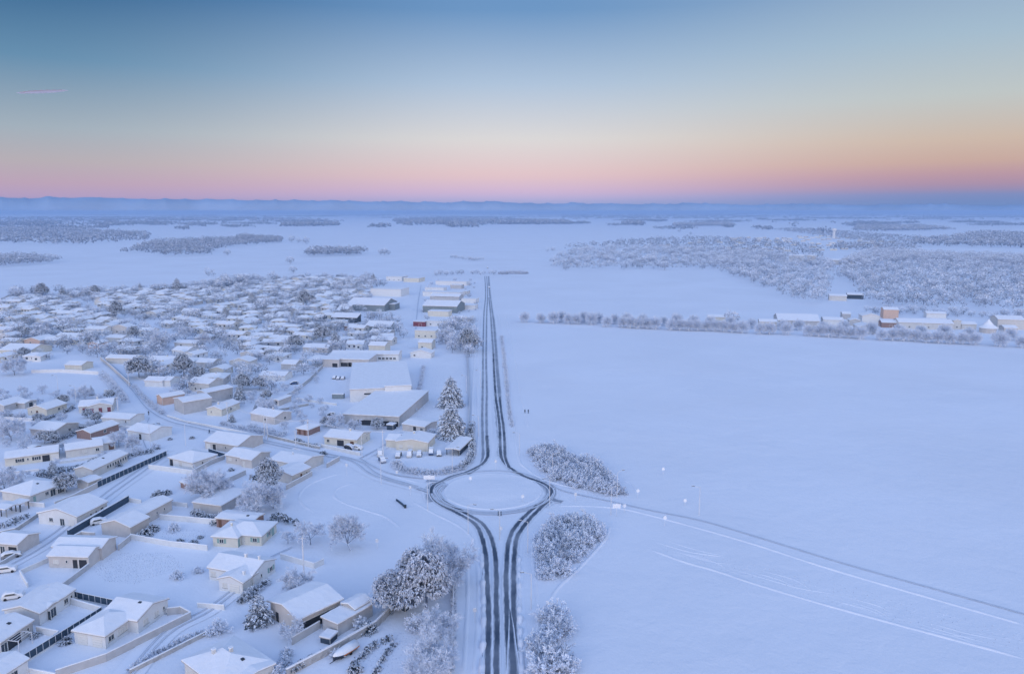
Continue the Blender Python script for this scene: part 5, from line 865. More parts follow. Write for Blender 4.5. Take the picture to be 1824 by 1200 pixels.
for (x, y) in scatter([(1535, 552), (1640, 556), (1824, 563), (1824, 572), (1720, 566), (1640, 563), (1545, 560)], 6, 46): FILLT.append((rnd.choice(FAR), Vector((x, y, 0)), rnd.uniform(.5, 1.0), 'frosted trees between the farm range and the right-hand wood'))
FILLT = [q for q in FILLT if free(q[1].x, q[1].y, .3)]
def word(n): return ordn(n)
for (x, y) in scatter(VIL, 14.5, 400, 60000):
    if not free(x, y, 6.2): continue
    gadd(x, y, 6.2); FILLH.append((x, y, R(rnd.choice([-12, -18, -8, 72, 78, -100, 5]) + rnd.uniform(-5, 5)), rnd.choice(VAR), 'village'))
VT = [[(0, 534), (60, 524), (250, 516), (400, 506), (560, 494), (660, 494), (660, 560), (700, 590), (680, 640), (600, 640), (480, 700), (330, 700), (180, 640), (0, 645)], [(0, 700), (200, 700), (300, 760), (280, 800), (100, 880), (0, 900)], [(300, 690), (560, 660), (600, 780), (330, 740)]]
for vi, (poly, dm, nmx) in enumerate(zip(VT, (4.8, 7, 6.5), (2300, 100, 150))):
    for (x, y) in scatter(poly, dm, nmx, 60000):
        if not free(x, y, .9 if vi == 0 else 1.2) or (vi and not free(x, y + 4, 1.5)): continue
        px, py = topx((x, y, 0)); gadd(x, y, 1.3); q = rnd.random()
        if vi == 0: lab = 'frosted bare tree among the houses %s the village, %s part' % (depth(py), zone(px))
        else: lab = 'small frosted tree in the ' + ('left gardens' if vi == 1 else 'gardens around the crossroads')
        if q < (.03 if vi == 0 else .15): tree2(rnd.choice(CON[1:] + LAD[1:]), (x, y, 0), rnd.uniform(.45, .8), lab.replace('frosted bare', 'snowy evergreen').replace('small frosted', 'small snowy evergreen'), 'evergreen_tree', group=lab.replace('frosted bare tree', 'evergreen trees').replace('frosted tree', 'evergreen trees'))
        elif vi == 0: FILLT.append((rnd.choice(FAR), Vector((x, y, 0)), rnd.uniform(.4, 1.0) * (1.4 if q > .82 else 1), "frosted trees %s the village's %s part" % (depth(py), zone(px))))
        else: tree2(rnd.choice(BARE_S), (x, y, 0), rnd.uniform(.45, .9), lab, 'frosted_tree', group=lab.replace('tree', 'trees', 1))
for px, py, n_, sprd in ((440, 505, 9, 26), (410, 512, 8, 26), (370, 515, 6, 22), (60, 526, 5, 20), (645, 512, 6, 24), (625, 520, 5, 20)):
    c = g(px, py)
    for k in range(n_ * 2): FILLT.append((rnd.choice(FAR), c + Vector((rnd.uniform(-sprd, sprd), rnd.uniform(-sprd, sprd), 0)), rnd.uniform(1.0, 1.6), 'tall frosted trees in the belt on the far village edge'))
for px, py in ((778, 492), (785, 490), (795, 491), (805, 490), (815, 489), (822, 489), (842, 489), (850, 488), (856, 490), (862, 489), (873, 489), (880, 490), (895, 490), (902, 490)): tree1(rnd.choice(FAR), g(px, py), rnd.uniform(.7, 1.2), 'dark frosted tree where the main road leaves the estate', 'frosted_tree', group='frosted trees where the main road leaves the estate')
for k in range(12): tree1(rnd.choice(FAR), g(860 - k * 5 + rnd.uniform(-1, 1), 465 - abs(k - 3) * .6), .9, 'small frosted tree along the far bend of the road', 'frosted_tree', group='frosted trees along the far bend of the road')
for px, py, s in ((372, 492, 1.3), (380, 492, .9), (517, 470, 1.2), (522, 487, 1.0), (685, 454, 1.3), (678, 454, 1.1), (692, 454, 1.0), (545, 435, 2.0), (520, 432, 2.0), (532, 433, 1.5), (405, 455, 1.2), (1210, 414, 1.5), (1230, 418, 1.2), (975, 449, 1.2), (985, 448, 1.0)):
    tree1(rnd.choice(FAR), g(px, py), s * 1.3, 'lone frosted tree on the white plain', 'frosted_tree', group='lone frosted trees on the white plain')
for k in range(14): tree1(rnd.choice(BUSH), g(890 + k * 3.7, 487.5 + rnd.uniform(-.6, .6)), 1.5, 'frosted hedge bush right of the road end', 'bush', 'bush', 'frosted hedge bushes right of the road end')
# right-hand woods: the near trees one by one
WR = [([(985, 484), (1080, 482), (1270, 481), (1300, 470), (1300, 448), (1180, 444), (1090, 444), (1010, 450), (982, 468)], 120, 'frosted tree in the left block of the long wood', 9.5), ([(1265, 480), (1330, 503), (1385, 525), (1435, 548), (1468, 546), (1472, 520), (1484, 490), (1484, 474), (1420, 462), (1330, 448), (1285, 462)], 90, 'frosted tree in the wood along the slanting field edge', 9.5), ([(1543, 545), (1600, 551), (1700, 556), (1824, 559), (1900, 550), (1900, 480), (1760, 466), (1680, 462), (1560, 460), (1500, 472), (1494, 500), (1530, 518)], 95, 'frosted tree in the large right-hand wood', 10)]
for poly, n_, lab, dm in WR:
    for (x, y) in scatter(poly, dm, n_, 9000):
        if free(x, y, 2): FILLT.append((rnd.choice(FAR), Vector((x, y, 0)), rnd.uniform(1.1, 1.8), lab.replace('tree', 'trees', 1)))
def wood(name, polys, dm, n_, H, Wd, shards, s=.22, fr=(.4, 1.0), tries=30000):
    T_ = TM()
    for poly in polys:
        pts = scatter(poly, dm, n_, tries)
        if not pts: continue
        c = np.array([(x, y, 0) for x, y in pts]); sz = nr.uniform(.65, 1.3, len(c)); C3 = c.repeat(shards, 0); S3 = sz.repeat(shards); u = unit(nr.normal(size=C3.shape)); u[:, 2] = np.abs(u[:, 2]) * 1.1 - .25
        P = C3 + u * S3[:, None] * [Wd / 2, Wd / 2, H * .5] * (nr.uniform(.72, 1, (len(u), 1))); P[:, 2] += H * .5 * S3; P[:, 2] = np.maximum(P[:, 2], .3)
        T_.add(kites(P, u + nr.normal(size=u.shape) * .6, Wd * s * nr.uniform(.6, 1.4, len(P)), Wd * s * .6), nr.uniform(fr[0], fr[1], len(P)) * nr.uniform(.7, 1.1, len(c)).repeat(shards) * np.clip(.45 + .75 * u[:, 2], .25, 1.15))  # frost thins downward for snow on top, and paints shade between crowns
    o = link(name, T_.mesh(name, m_frost)); return kind(o, 'stuff')
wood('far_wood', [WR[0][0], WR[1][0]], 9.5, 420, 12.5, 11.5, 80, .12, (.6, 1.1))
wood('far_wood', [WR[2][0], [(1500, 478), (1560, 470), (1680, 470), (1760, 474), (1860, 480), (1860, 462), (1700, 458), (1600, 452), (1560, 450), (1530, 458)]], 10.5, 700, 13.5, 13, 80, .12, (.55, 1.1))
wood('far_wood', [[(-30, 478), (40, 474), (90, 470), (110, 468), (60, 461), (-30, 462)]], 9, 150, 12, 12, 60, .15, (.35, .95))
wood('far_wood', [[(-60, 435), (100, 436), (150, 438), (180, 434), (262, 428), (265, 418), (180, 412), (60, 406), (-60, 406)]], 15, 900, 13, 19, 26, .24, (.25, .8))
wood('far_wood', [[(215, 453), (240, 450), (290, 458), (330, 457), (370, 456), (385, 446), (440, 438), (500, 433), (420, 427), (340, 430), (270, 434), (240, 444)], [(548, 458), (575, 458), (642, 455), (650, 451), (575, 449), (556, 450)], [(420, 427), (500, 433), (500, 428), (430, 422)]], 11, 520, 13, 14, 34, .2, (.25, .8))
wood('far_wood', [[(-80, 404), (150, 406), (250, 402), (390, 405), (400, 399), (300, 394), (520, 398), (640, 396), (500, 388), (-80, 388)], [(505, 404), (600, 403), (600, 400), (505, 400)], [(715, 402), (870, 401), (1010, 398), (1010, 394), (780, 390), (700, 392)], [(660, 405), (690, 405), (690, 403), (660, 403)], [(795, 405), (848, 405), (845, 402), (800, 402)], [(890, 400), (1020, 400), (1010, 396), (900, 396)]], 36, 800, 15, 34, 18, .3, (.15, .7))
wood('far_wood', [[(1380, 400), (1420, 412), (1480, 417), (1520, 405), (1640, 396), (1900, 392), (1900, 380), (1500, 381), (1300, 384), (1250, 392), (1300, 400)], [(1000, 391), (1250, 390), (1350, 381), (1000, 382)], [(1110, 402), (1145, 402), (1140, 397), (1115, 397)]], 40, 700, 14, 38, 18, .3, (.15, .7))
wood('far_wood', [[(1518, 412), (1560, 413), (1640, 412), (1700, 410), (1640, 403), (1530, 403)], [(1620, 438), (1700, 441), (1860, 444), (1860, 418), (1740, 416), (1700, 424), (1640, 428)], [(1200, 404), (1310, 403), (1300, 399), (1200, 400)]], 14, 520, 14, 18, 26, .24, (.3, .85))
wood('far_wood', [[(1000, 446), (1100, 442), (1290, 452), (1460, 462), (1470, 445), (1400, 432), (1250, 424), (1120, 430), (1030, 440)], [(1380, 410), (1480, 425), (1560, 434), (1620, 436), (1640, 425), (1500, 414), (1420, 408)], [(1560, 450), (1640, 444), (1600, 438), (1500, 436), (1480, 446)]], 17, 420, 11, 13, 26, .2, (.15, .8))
# roofs of the distant village on the right, far farms
HL = []
for k in range(150):
    y0 = 379.0 + 30 * rnd.random() ** 1.6; x0 = rnd.uniform(-60, 1850); ln = rnd.uniform(30, 240) * (1.4 if y0 < 390 else .5); th = .5 + (y0 - 376) * .045 * rnd.uniform(.5, 1.6)
    if 560 < x0 < 1000 and y0 > 396: continue
    HL.append([(x0, y0 + rnd.uniform(-.6, .6)), (x0 + ln * .5, y0 + th * .6), (x0 + ln, y0 + rnd.uniform(-.3, .6)), (x0 + ln * .8, y0 - th), (x0 + ln * .3, y0 - th * .8)])
wood('far_wood', HL, 26, 130, 12, 22, 12, .3, (.1, .6), 900)
for (x, y) in scatter([(1130, 442), (1290, 446), (1440, 450), (1560, 440), (1600, 432), (1480, 420), (1320, 424), (1180, 432)], 26, 90, 20000): FILLH.append((x, y, R(rnd.uniform(-40, 40)), rnd.choice(VAR), 'far'))
# the ones that show largest are things of their own, the rest is one mass
FILLH.sort(key=lambda q: q[1]); near = FILLH[:165]; LAB = {}
for q in near:
    px, py = topx((q[0], q[1], 0)); v = q[3]; LAB.setdefault('%s %s-roofed houses %s' % (v[1], v[2], {'on far edge of': 'in far rows of'}.get(depth(py), depth(py))), []).append((px, q))
for lab, lst in LAB.items():
    for i, (px, q) in enumerate(sorted(lst, key=lambda e: e[0])):
        x, y, rz, v, _ = q; root = tag(empty('house', (x, y, 0), rz), '%s from left of the snowy %s the village' % (word(i + 1), lab), 'house', 'snowy ' + lab + ' the village'); rr_ = None
        for nm, me in sorted(v[0], key=lambda e: e[0] == 'roof_snow'):
            o = link(nm, me, rr_ if nm == 'roof_snow' else root)
            if nm == 'roof': rr_ = o
def bake(name, items, extra=None):
    """join many copies of shared meshes into one mass; items: (mesh, location, rz, scale)"""
    bm = bmesh.new(); mats = []; V = []; Fc = []; M_ = []; fr = []
    for me, loc, rz, sc in items:
        n = len(me.vertices); co_ = np.empty(n * 3, np.float32); me.vertices.foreach_get('co', co_); co_ = co_.reshape(-1, 3) * sc; c_, s_ = math.cos(rz), math.sin(rz)
        co_ = np.stack([co_[:, 0] * c_ - co_[:, 1] * s_ + loc[0], co_[:, 0] * s_ + co_[:, 1] * c_ + loc[1], co_[:, 2] + loc[2]], 1); b0 = sum(len(q) for q in V[-1:]) * 0 + bake.n; V.append(co_); bake.n += n
        mt = me.materials[0]
        if mt not in mats: mats.append(mt)
        for p in me.polygons: Fc.append(tuple(b0 + i for i in p.vertices)); M_.append(mats.index(mt))
        if 'frost' in me.attributes: a_ = np.empty(len(me.polygons), np.float32); me.attributes['frost'].data.foreach_get('value', a_); fr.append(a_)
    me = bpy.data.meshes.new(name); me.from_pydata(np.concatenate(V).tolist(), [], Fc)
    for m in mats: me.materials.append(m)
    me.polygons.foreach_set('material_index', M_)
    if fr: at = me.attributes.new('frost', 'FLOAT', 'FACE'); at.data.foreach_set('value', np.concatenate(fr))
    bm.free(); return kind(link(name, me), 'stuff')
bake.n = 0
bake('distant_houses', [(me, (q[0], q[1], 0), q[2], 1) for q in FILLH[165:] for nm, me in q[3][0][:4]])
FILLT.sort(key=lambda q: q[1].y / q[2]); nearT = FILLT[:235]; LAB = {}
for q in nearT: LAB.setdefault(q[3], []).append(q)
for lab, lst in LAB.items():
    for i, q in enumerate(sorted(lst, key=lambda e: topx(e[1])[0])): tree1(q[0], q[1], q[2], '%s from left of the %s' % (word(i + 1), lab), 'frosted_tree', group=lab)
bake.n = 0; bake('distant_trees', [(q[0], q[1], rnd.uniform(0, 6.28), q[2]) for q in FILLT[235:]])

# ------------------------------------------------------------------ poles, lamps, signs
def lampmesh(h=8.2, arm=1.6):
    b = MB(); b.tube((0, 0, 0), (0, 0, h), .11, .07, 6); pole = b.mesh('pole', metal_w)
    b = MB(); b.tube((0, 0, h - .1), (-arm, 0, h + .35), .05, .045, 5); am = b.mesh('arm', metal_w)
    b = MB(); b.box(-arm - .75, -.15, h + .28, -arm + .05, .15, h + .42); hd = b.mesh('lamp_head', metal_d)
    b = MB(); b.box(-arm - .73, -.14, h + .42, -arm, .14, h + .49); sn = b.mesh('snow_cap', snow_roof); return pole, am, hd, sn
LM = lampmesh()
LAMPS = [(984, 852, 180, 'in the upper thicket edge'), (1099, 887, 200, 'at the right end of the upper thicket'), (1088, 917, 180, 'beside the right road near the board sign'), (1245, 917, 0, 'alone by the right road in the field'), (979, 901, 20, 'at the right rim of the roundabout'), (940, 984, 0, 'right of the road below the roundabout'), (946, 1085, 0, 'nearest one, right of the road at the bottom'),
 (834, 951, 160, 'left of the road below the roundabout'), (762, 909, 160, 'at the left rim of the roundabout'), (806, 842, 200, 'beside the car park hedge'), (679, 862, 180, 'on the left road near the green'), (645, 815, 180, 'in front of the road-facing bungalow'), (852, 778, 0, 'dark-headed one left of the main road'), (925, 812, 0, 'right of the main road above the roundabout'), (890, 962, 0, 'on the splitter island below the roundabout'), (331, 793, 180, 'on the village lane verge'), (268, 795, 180, 'at the big-gabled lane house'),
 (104, 700, 0, 'at the football field, right'), (136, 720, 0, 'beside the football field corner'), (831, 700, 0, 'by the verge fence'), (856, 690, 0, 'between verge and main road')]
for i, (x, y, a, w) in enumerate(LAMPS):
    root = empty('street_lamp', g(x, y), R(a)); tag(root, 'frosted street lamp ' + w, 'street lamp', 'frosted street lamps'); link('pole', LM[0], root); link('arm', LM[1], root); h_ = link('lamp_head', LM[2], root); link('snow_cap', LM[3], h_)
PL = [(472, 783, 9.5, 'left of the twin pair by the roadside wall'), (477, 784, 9, 'right of the twin pair by the roadside wall'), (527, 794, 6, 'short one by the roadside hedge'), (550, 796, 10.5, 'tall one beside the pyramid-roofed cottage'), (683, 822, 11, 'tallest one at the car park entrance'), (542, 1031, 10.5, 'standing in front of the white boundary wall'), (211, 739, 8, 'right of the red-shuttered house'), (284, 678, 7, 'by the long white wall, right'), (406, 752, 8.5, 'above the curb wall on the village road'), (230, 690, 7, 'at the roadside wall corner')]
pl_pts = []
for x, y, h, w in PL:
    root = empty('utility_pole', g(x, y)); tag(root, 'frosted utility pole ' + w, 'utility pole', 'utility poles of the village'); b = MB(); b.tube((0, 0, 0), (0, 0, h), .19, .12, 7); b.build('pole', metal_w, root)
    b = MB(); b.box(-.9, -.06, h - .55, .9, .06, h - .43); b.box(-.03, -.06, h, .03, .06, h + .12); b.build('crossarm', metal_w, root); pl_pts.append(g(x, y, 0) + Vector((0, 0, h - .4)))
for i, (a, c_, w) in enumerate([(0, 3, 'from the twin pair to the tall cottage pole'), (3, 4, 'from the cottage pole to the car park pole'), (8, 0, 'along the village road to the twin pair'), (9, 8, 'from the roadside wall corner to the curb wall pole')]):
    p, q = pl_pts[a], pl_pts[c_]; b = MB(); o0 = p.copy()
    for dx in (-.6, .6):
        pr = None
        for k in range(13):
            s = k / 12; c = p.lerp(q, s) - o0 + Vector((dx, 0, -4 * s * (1 - s) * 1.0))
            if pr is not None: b.tube(pr, c, .045, .045, 4, cap=False)
            pr = c
    tag(b.build('power_line', metal_w, None, o0), 'thin frosted power line ' + w, 'power line')
SG = [(1136, 887, 2.4, 'round', 'by the right road'), (1181, 846, 2.2, 'round', 'far out in the field edge'), (1184, 936, 2.4, 'round', 'in the snow below the right road'), (931, 895, 2.0, 'round', 'on the right part of the roundabout island'), (892, 953, 2.0, 'round', 'on the lower splitter island'), (838, 862, 2.0, 'round', 'on the left part of the roundabout island'), (1098, 920, 3.8, 'board', 'by the right road beside the lamps'), (1112, 913, 2.2, 'round', 'just right of the board by the right road'), (883, 836, 3.2, 'tall', 'on the upper splitter island'),
 (618, 846, 3.8, 'tall', 'on the green by the left road'), (765, 872, 4.6, 'board', 'large one at the left rim of the roundabout'), (731, 884, 3.2, 'tall', 'left of the roundabout entry'), (672, 977, 2.6, 'tall', 'alone on the white green'), (846, 1110, 3.4, 'tall', 'left of the road near the bottom'), (1025, 893, 2.6, 'tall', 'in front of the upper thicket'), (890, 918, 1.2, 'bollards', 'on the lower splitter island tip'), (707, 848, 1.8, 'tall', 'at the car park corner'), (1220, 900, 1.6, 'round', 'small one beside the field lamp')]
for x, y, h, k, w in SG:
    root = empty('road_sign' if k != 'bollards' else 'bollard', g(x, y)); b = MB()
    if k == 'bollards':
        tag(root, 'small pair of frosted posts ' + w, 'bollard'); b.box(-.5, -.1, 0, -.3, .1, 1.3); b.box(.3, -.1, 0, .5, .1, 1.3); b.build('post', metal_d, root); continue
    tag(root, {'round': 'snow-caked round road sign ', 'board': 'snow-covered direction board ', 'tall': 'frosted tall narrow road sign '}[k] + w, 'road sign')
    b.tube((0, 0, 0), (0, 0, h - .3), .045, .045, 5); b.build('pole', metal_w, root); b = MB()
    if k == 'round': b.tube((0, -.1, h - .1), (0, .06, h - .1), .48, .48, 14); nm = 'sign_face'
    elif k == 'board': ww = 1.7 if x < 800 else 1.1; b.box(-ww, -.12, h - 1.2, ww, .02, h); nm = 'sign_board'
    else: b.box(-.35, -.1, h - .8, .35, .02, h); nm = 'sign_face'
    b.build(nm, snow_roof if k != 'tall' else metal_w, root); b = MB(); b.box(-.3, -.14, h + (.36 if k == 'round' else 0), .3, .1, h + (.5 if k == 'round' else .14)); b.build('snow_cap', snow_roof, root)
b = MB(); P = spline([(706, 891), (714, 897), (722, 904)], .7); o0 = P[0].copy()
for i in range(len(P) - 1):
    d = (P[i + 1] - P[i]).normalized(); n_ = Vector((d.y, -d.x, 0)) * .18; a, c_ = P[i] - o0, P[i + 1] - o0
    b.poly([a - n_, c_ - n_, c_ - n_ + Vector((0, 0, .5)), a - n_ + Vector((0, 0, .5))]); b.poly([a + n_, c_ + n_, c_ + n_ + Vector((0, 0, .5)), a + n_ + Vector((0, 0, .5))]); b.poly([a - n_ + Vector((0, 0, .5)), c_ - n_ + Vector((0, 0, .5)), c_ + n_ + Vector((0, 0, .5)), a + n_ + Vector((0, 0, .5))])
o = b.build('low_wall', fence_d, None, o0); tag(o, 'short dark curved low wall on the green left of the roundabout', 'low wall'); e_ = P[-1] - o0; b = MB(); b.box(e_.x - .3, e_.y - .3, 0, e_.x + .3, e_.y + .3, .9); b.build('end_post', metal_d, o)

# ------------------------------------------------------------------ cars, boat, people
def carmesh(van=False):
    prof = [(-2.1, .35), (-2.15, .8), (-1.9, .98), (-1.1, 1.05), (-.45, 1.46), (1.2, 1.5), (1.95, 1.1), (2.1, .9), (2.1, .35)] if not van else [(-2.3, .35), (-2.3, 1.0), (-1.7, 1.2), (-1.3, 1.95), (2.2, 2.0), (2.3, .35)]
    def shell(pf, w, wt, m, nm):
        b = MB(); n = len(pf)
        for s in (-1, 1): b.v += [(x, s * (w if z < 1.06 else wt), z) for x, z in pf]
        for i in range(n): b.f.append((i, (i + 1) % n, n + (i + 1) % n, n + i)); b.m.append(0)
        b.f.append(tuple(range(n - 1, -1, -1))); b.f.append(tuple(range(n, 2 * n))); b.m += [0, 0]; return b.mesh(nm, m)
    snowp = [(x * 1.0, z + .02) for x, z in prof[1:-1]]; top = [(x, z + (.26 if 0 < i < len(snowp) - 1 else .1)) for i, (x, z) in enumerate(snowp)]
    sp = snowp[::-1]; b = MB(); n = len(snowp)
    for s in (-1, 1): b.v += [(x, s * (.93 if z < 1.06 else .8), z - (.28 if z < 1.3 else 0)) for x, z in snowp] + [(x * .97, s * (.8 if z < 1.35 else .66), z) for x, z in top]
    N2 = 2 * n
    for i in range(n - 1):
        b.f += [(n + i, n + i + 1, N2 + n + i + 1, N2 + n + i), (i, i + 1, n + i + 1, n + i), (N2 + i, N2 + i + 1, N2 + n + i + 1, N2 + n + i)]; b.m += [0] * 3
    b.f += [(0, n, N2 + n, N2), (n - 1, 2 * n - 1, N2 + 2 * n - 1, N2 + n - 1)]; b.m += [0, 0]; snowm = b.mesh('snow_cover', snow_roof)
    b = MB(); h0, h1 = (1.08, 1.4) if not van else (1.25, 1.8)
    for s in (-1, 1): b.poly([(-.95, s * .885, h0), (1.5, s * .885, h0), (1.15, s * .78, h1), (-.45, s * .78, h1)])
    win = b.mesh('window', glass, False); b = MB(); b.tube((0, -.1, 0), (0, .1, 0), .32, .32, 12); wh = b.mesh('wheel', tyre_m)
    b = MB(); b.box(-2.19, -.75, .62, -2.12, -.45, .8); hl = b.mesh('headlight', frame_w)
    return lambda m: shell(prof, .87, .72, m, 'body'), snowm, win, wh, hl
CM = carmesh(); VM = carmesh(True); BODY = {}
def car(px, py, deg, paint, label, van=False, group=None, name=None, s=1.0):
    M_ = VM if van else CM; key = (van, paint.name)
    if key not in BODY: BODY[key] = M_[0](paint)
    root = empty(name or ('parked_van' if van else 'parked_car'), g(px, py), R(deg)); root.scale = (s, s, s); tag(root, label, 'van' if van else 'car', group); link('body', BODY[key], root); link('snow_cover', M_[1], root); link('window', M_[2], root)
    for x in (-1.35, 1.35):
        for y in (-.8, .8): link('wheel', M_[3], root, (x, y, .32))
    link('headlight', M_[4], root); link('headlight', M_[4], root, (0, 1.2, 0)); return root
GC = 'cars parked snowed-in before the cream gabled house'
for i, (x, y, lab, v) in enumerate([(710, 813, 'leftmost of the snowed-in cars before the cream gabled house', 0), (730, 812, 'largest and second of the snowed-in cars before the cream gabled house', 1), (747, 811, 'middle one of the snowed-in cars before the cream gabled house', 0), (768, 808, 'tall fourth car of the snowed-in row, right of the gable', 1), (782, 810, 'rightmost low car of the snowed-in row, next to the carport', 0)]): car(x, y, 88 + i * 2, car_pal[(i * 3 + 1) % 4], 'white-covered ' + lab, bool(v), GC, s=.95)
car(677, 811, 100, car_pal[0], 'snow-covered van under the tallest pole at the entrance', True); car(681, 822, 115, car_pal[2], 'blue-tinted snow-capped car at the road edge by the tallest pole')
car(623, 799, 150, car_pal[1], 'dark snow-topped car in the drive of the road-facing bungalow'); car(636, 800, 160, car_pal[0], 'white snow-topped car beside the dark one in the drive'); car(176, 932, 215, car_pal[0], 'white snow-covered car by the L-shaped house with the blank gable')
car(871.5, 513, 90, car_pal[1], 'dark car driving on the far end of the main road', name='car'); car(868.5, 478, 90, car_pal[1], 'dark vehicle at the far bend of the main road', True, name='car'); car(524, 684, 20, car_pal[2], 'snow-covered wreck among the yard pens'); car(12, 1018, 200, car_pal[0], 'snow-heaped car at the left edge behind a garden wall')
car(20, 993, 215, car_pal[3], 'snow-covered car under the porch of the left-edge house'); car(24, 1065, 200, car_pal[0], 'snow mound of a car left of the patio-door bungalow'); car(590, 739, 10, car_pal[1], 'small dark snow-topped vehicle in the open yard left of the workshop', s=.8)
for i, (x, y) in enumerate([(596, 674), (603, 675), (611, 675)]): car(x, y, 90, car_pal[(i + 1) % 4], ['left', 'middle', 'right'][i] + ' one of three snow-covered vehicles in the middle of the yard', False, 'vehicles in the middle of the yard', s=.9)
# blue container in the yard
root = tag(empty('container', g(603, 709), R(-4)), 'blue-grey container with a snow roof in the yard', 'container'); b = MB(); b.box(-2.6, -1.2, 0, 2.6, 1.2, 2.1); b.build('body', tin, root); b = MB(); b.box(-2.7, -1.25, 2.1, 2.7, 1.25, 2.35); b.build('roof_snow', snow_roof, root)
# boat under its winter snow on a trailer
p = g(612, 1172); a = g(594, 1180); c_ = g(636, 1152); d = c_ - a; rz = math.atan2(d.y, d.x); L = d.length; root = tag(empty('boat', a, rz), 'snow-covered boat with an orange stripe lying on its trailer in the lower garden', 'boat')
st = [(0, .08, 1.25), (.12, .55, 1.15), (.3, .95, 1.05), (.6, 1.1, 1.0), (.95, 1.0, .95)]
def hull(z0, f, sc):
    b = MB()
    for (t, hw, zz) in st: b.v += [(t * L, -hw * sc, zz * f + z0), (t * L, -hw * sc * .7, .45 + z0 * .5), (t * L, hw * sc * .7, .45 + z0 * .5), (t * L, hw * sc, zz * f + z0)]
    for i in range(4):
        for k in range(3): b.f.append((i * 4 + k, i * 4 + k + 1, i * 4 + k + 5, i * 4 + k + 4)); b.m.append(0)
    b.f += [(0, 1, 2, 3), (16, 19, 18, 17)]; b.m += [0, 0]; return b
hull(0, 1, 1).build('hull', car_pal[1], root); b = MB()
for s in (-1, 1): b.poly([(.3 * L, s * .99, .72), (.95 * L, s * 1.03, .66), (.95 * L, s * 1.04, .92), (.3 * L, s * 1.0, 1.0)])
b.build('stripe', orange_m, root); b = MB(); pf = [(-1.0, .98), (-.92, 1.35), (-.45, 1.75), (0, 1.85), (.45, 1.75), (.92, 1.35), (1.0, .98)]
for (t, hw, zz) in st: b.v += [(t * L, y * hw * 1.08, zz + (z - .98) * (.45 + .55 * min(1, hw))) for y, z in pf]
for i in range(4):
    for k in range(6): b.f.append((i * 7 + k, i * 7 + k + 1, i * 7 + k + 8, i * 7 + k + 7)); b.m.append(0)
b.f += [tuple(range(7)), tuple(range(28, 35))]; b.m += [0, 0]; o = b.build('snow_cover', snow_roof, root); o.data.shade_smooth()
b = MB(); b.box(.2 * L, -.7, .3, .9 * L, -.6, .42); b.box(.2 * L, .6, .3, .9 * L, .7, .42); b.box(-.15 * L, -.05, .3, .9 * L, .05, .4); b.build('trailer_frame', metal_d, root)
for s in (-1, 1): b = MB(); b.tube((.6 * L, s * .95, .3), (.6 * L, s * .78, .3), .3, .3, 12); b.build('wheel', tyre_m, root)
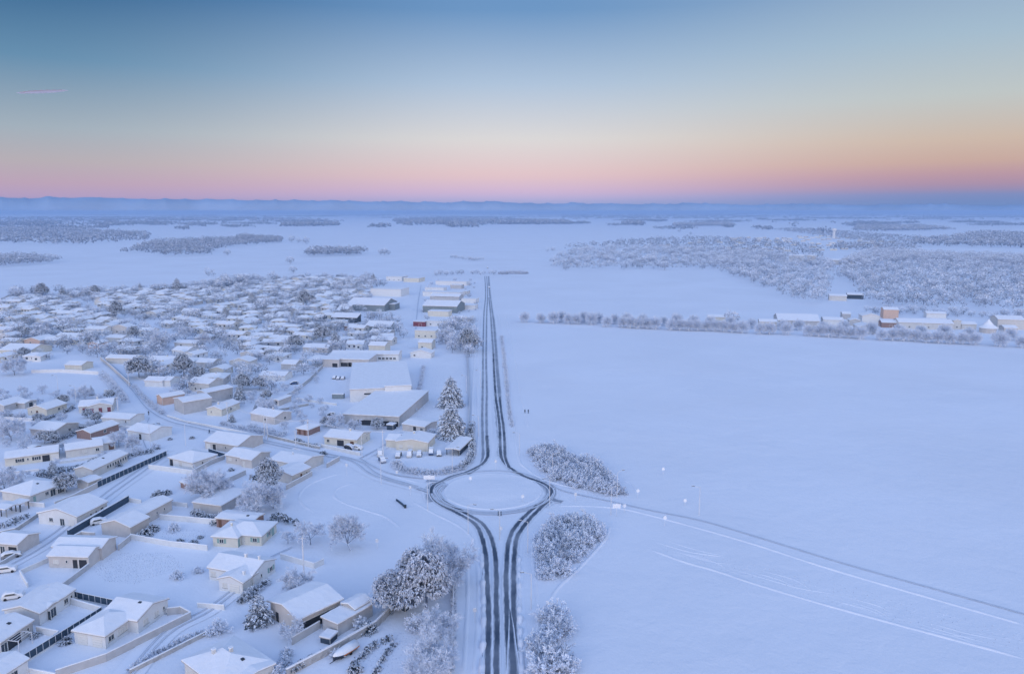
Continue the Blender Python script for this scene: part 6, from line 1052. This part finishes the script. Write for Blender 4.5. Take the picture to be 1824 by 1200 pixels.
# small dark arbour / pen frames in the lower garden
def skin_person(px, py, face, label, coat, stride=.22):
    J = {'pel': (0, 0, .95), 'ch': (0, .02, 1.32), 'nk': (0, .02, 1.5), 'hd': (0, .0, 1.62), 'tp': (0, .01, 1.74), 'ls': (-.19, .02, 1.42), 'le': (-.27, .05, 1.14), 'lh': (-.25, -.1, .9), 'rs': (.19, .02, 1.42), 're': (.27, .07, 1.14), 'rh': (.25, .0, .88),
         'lk': (-.1, -stride * .7, .5), 'lf': (-.1, -stride, .08), 'lt': (-.1, -stride - .2, .04), 'rk': (.1, stride * .2, .5), 'rf': (.1, stride, .1), 'rt': (.1, stride - .2, .04)}
    E_ = [('pel', 'ch'), ('ch', 'nk'), ('nk', 'hd'), ('hd', 'tp'), ('ch', 'ls'), ('ls', 'le'), ('le', 'lh'), ('ch', 'rs'), ('rs', 're'), ('re', 'rh'), ('pel', 'lk'), ('lk', 'lf'), ('lf', 'lt'), ('pel', 'rk'), ('rk', 'rf'), ('rf', 'rt')]
    rad = {'pel': .17, 'ch': .18, 'nk': .06, 'hd': .10, 'tp': .08, 'ls': .09, 'le': .065, 'lh': .045, 'rs': .09, 're': .065, 'rh': .045, 'lk': .085, 'lf': .06, 'lt': .045, 'rk': .085, 'rf': .06, 'rt': .045}
    ks = list(J); me = bpy.data.meshes.new('body'); me.from_pydata([J[k] for k in ks], [(ks.index(a), ks.index(b_)) for a, b_ in E_], []); o = link('person', me, None, g(px, py), R(face))
    md_ = o.modifiers.new('skin', 'SKIN')
    for i, k in enumerate(ks): me.skin_vertices[0].data[i].radius = (rad[k], rad[k])
    me.skin_vertices[0].data[0].use_root = True; o.modifiers.new('smooth', 'SUBSURF').levels = 1; me.materials.append(coat); tag(o, label, 'person')
    b = MB(); b.tube((0, .01, 1.66), (0, .01, 1.8), .115, .07, 8); b.build('hat', car_pal[1], o)
coat = mat('coat_dark', (.02, .03, .05), .8); coat2 = mat('coat_navy', (.03, .05, .09), .8)
skin_person(265, 739, 20, 'person in dark clothes walking on the upper village road', coat); skin_person(373, 772, -30, 'person in dark clothes walking along the village lane', coat2); skin_person(935, 736, 10, 'left of two people walking side by side in the snowy field', coat); skin_person(941, 736, 0, 'right of two people walking side by side in the snowy field', coat2)
# frozen grass and trampled patches
def grass(name, poly, n_, dens=.35, s=.35):
    T_ = TM(); pts = scatter(poly, dens, n_, n_ * 4); P = np.array([(x, y, 0) for x, y in pts]).repeat(3, 0); D = nr.normal(size=P.shape) * .5; D[:, 2] = 1
    T_.add(kites(P, D, nr.uniform(.15, s, len(P)), .1), nr.uniform(.35, 1, len(P))); kind(link(name, T_.mesh(name, m_frost)), 'stuff')
grass('frozen_grass', [(165, 1012), (215, 985), (300, 985), (330, 1010), (240, 1040), (185, 1035)], 1500, .45)
grass('frozen_grass', [(735, 700), (748, 660), (790, 650), (795, 720), (745, 750)], 700, .8); grass('frozen_grass', [(650, 1150), (760, 1110), (795, 1200), (660, 1200)], 900, .6)
grass('frozen_grass', [(290, 940), (370, 945), (360, 968), (290, 960)], 400, .6); grass('frozen_grass', [(1170, 965), (1500, 1040), (1824, 1130), (1824, 1165), (1500, 1080), (1180, 985)], 1300, 1.0, .22)
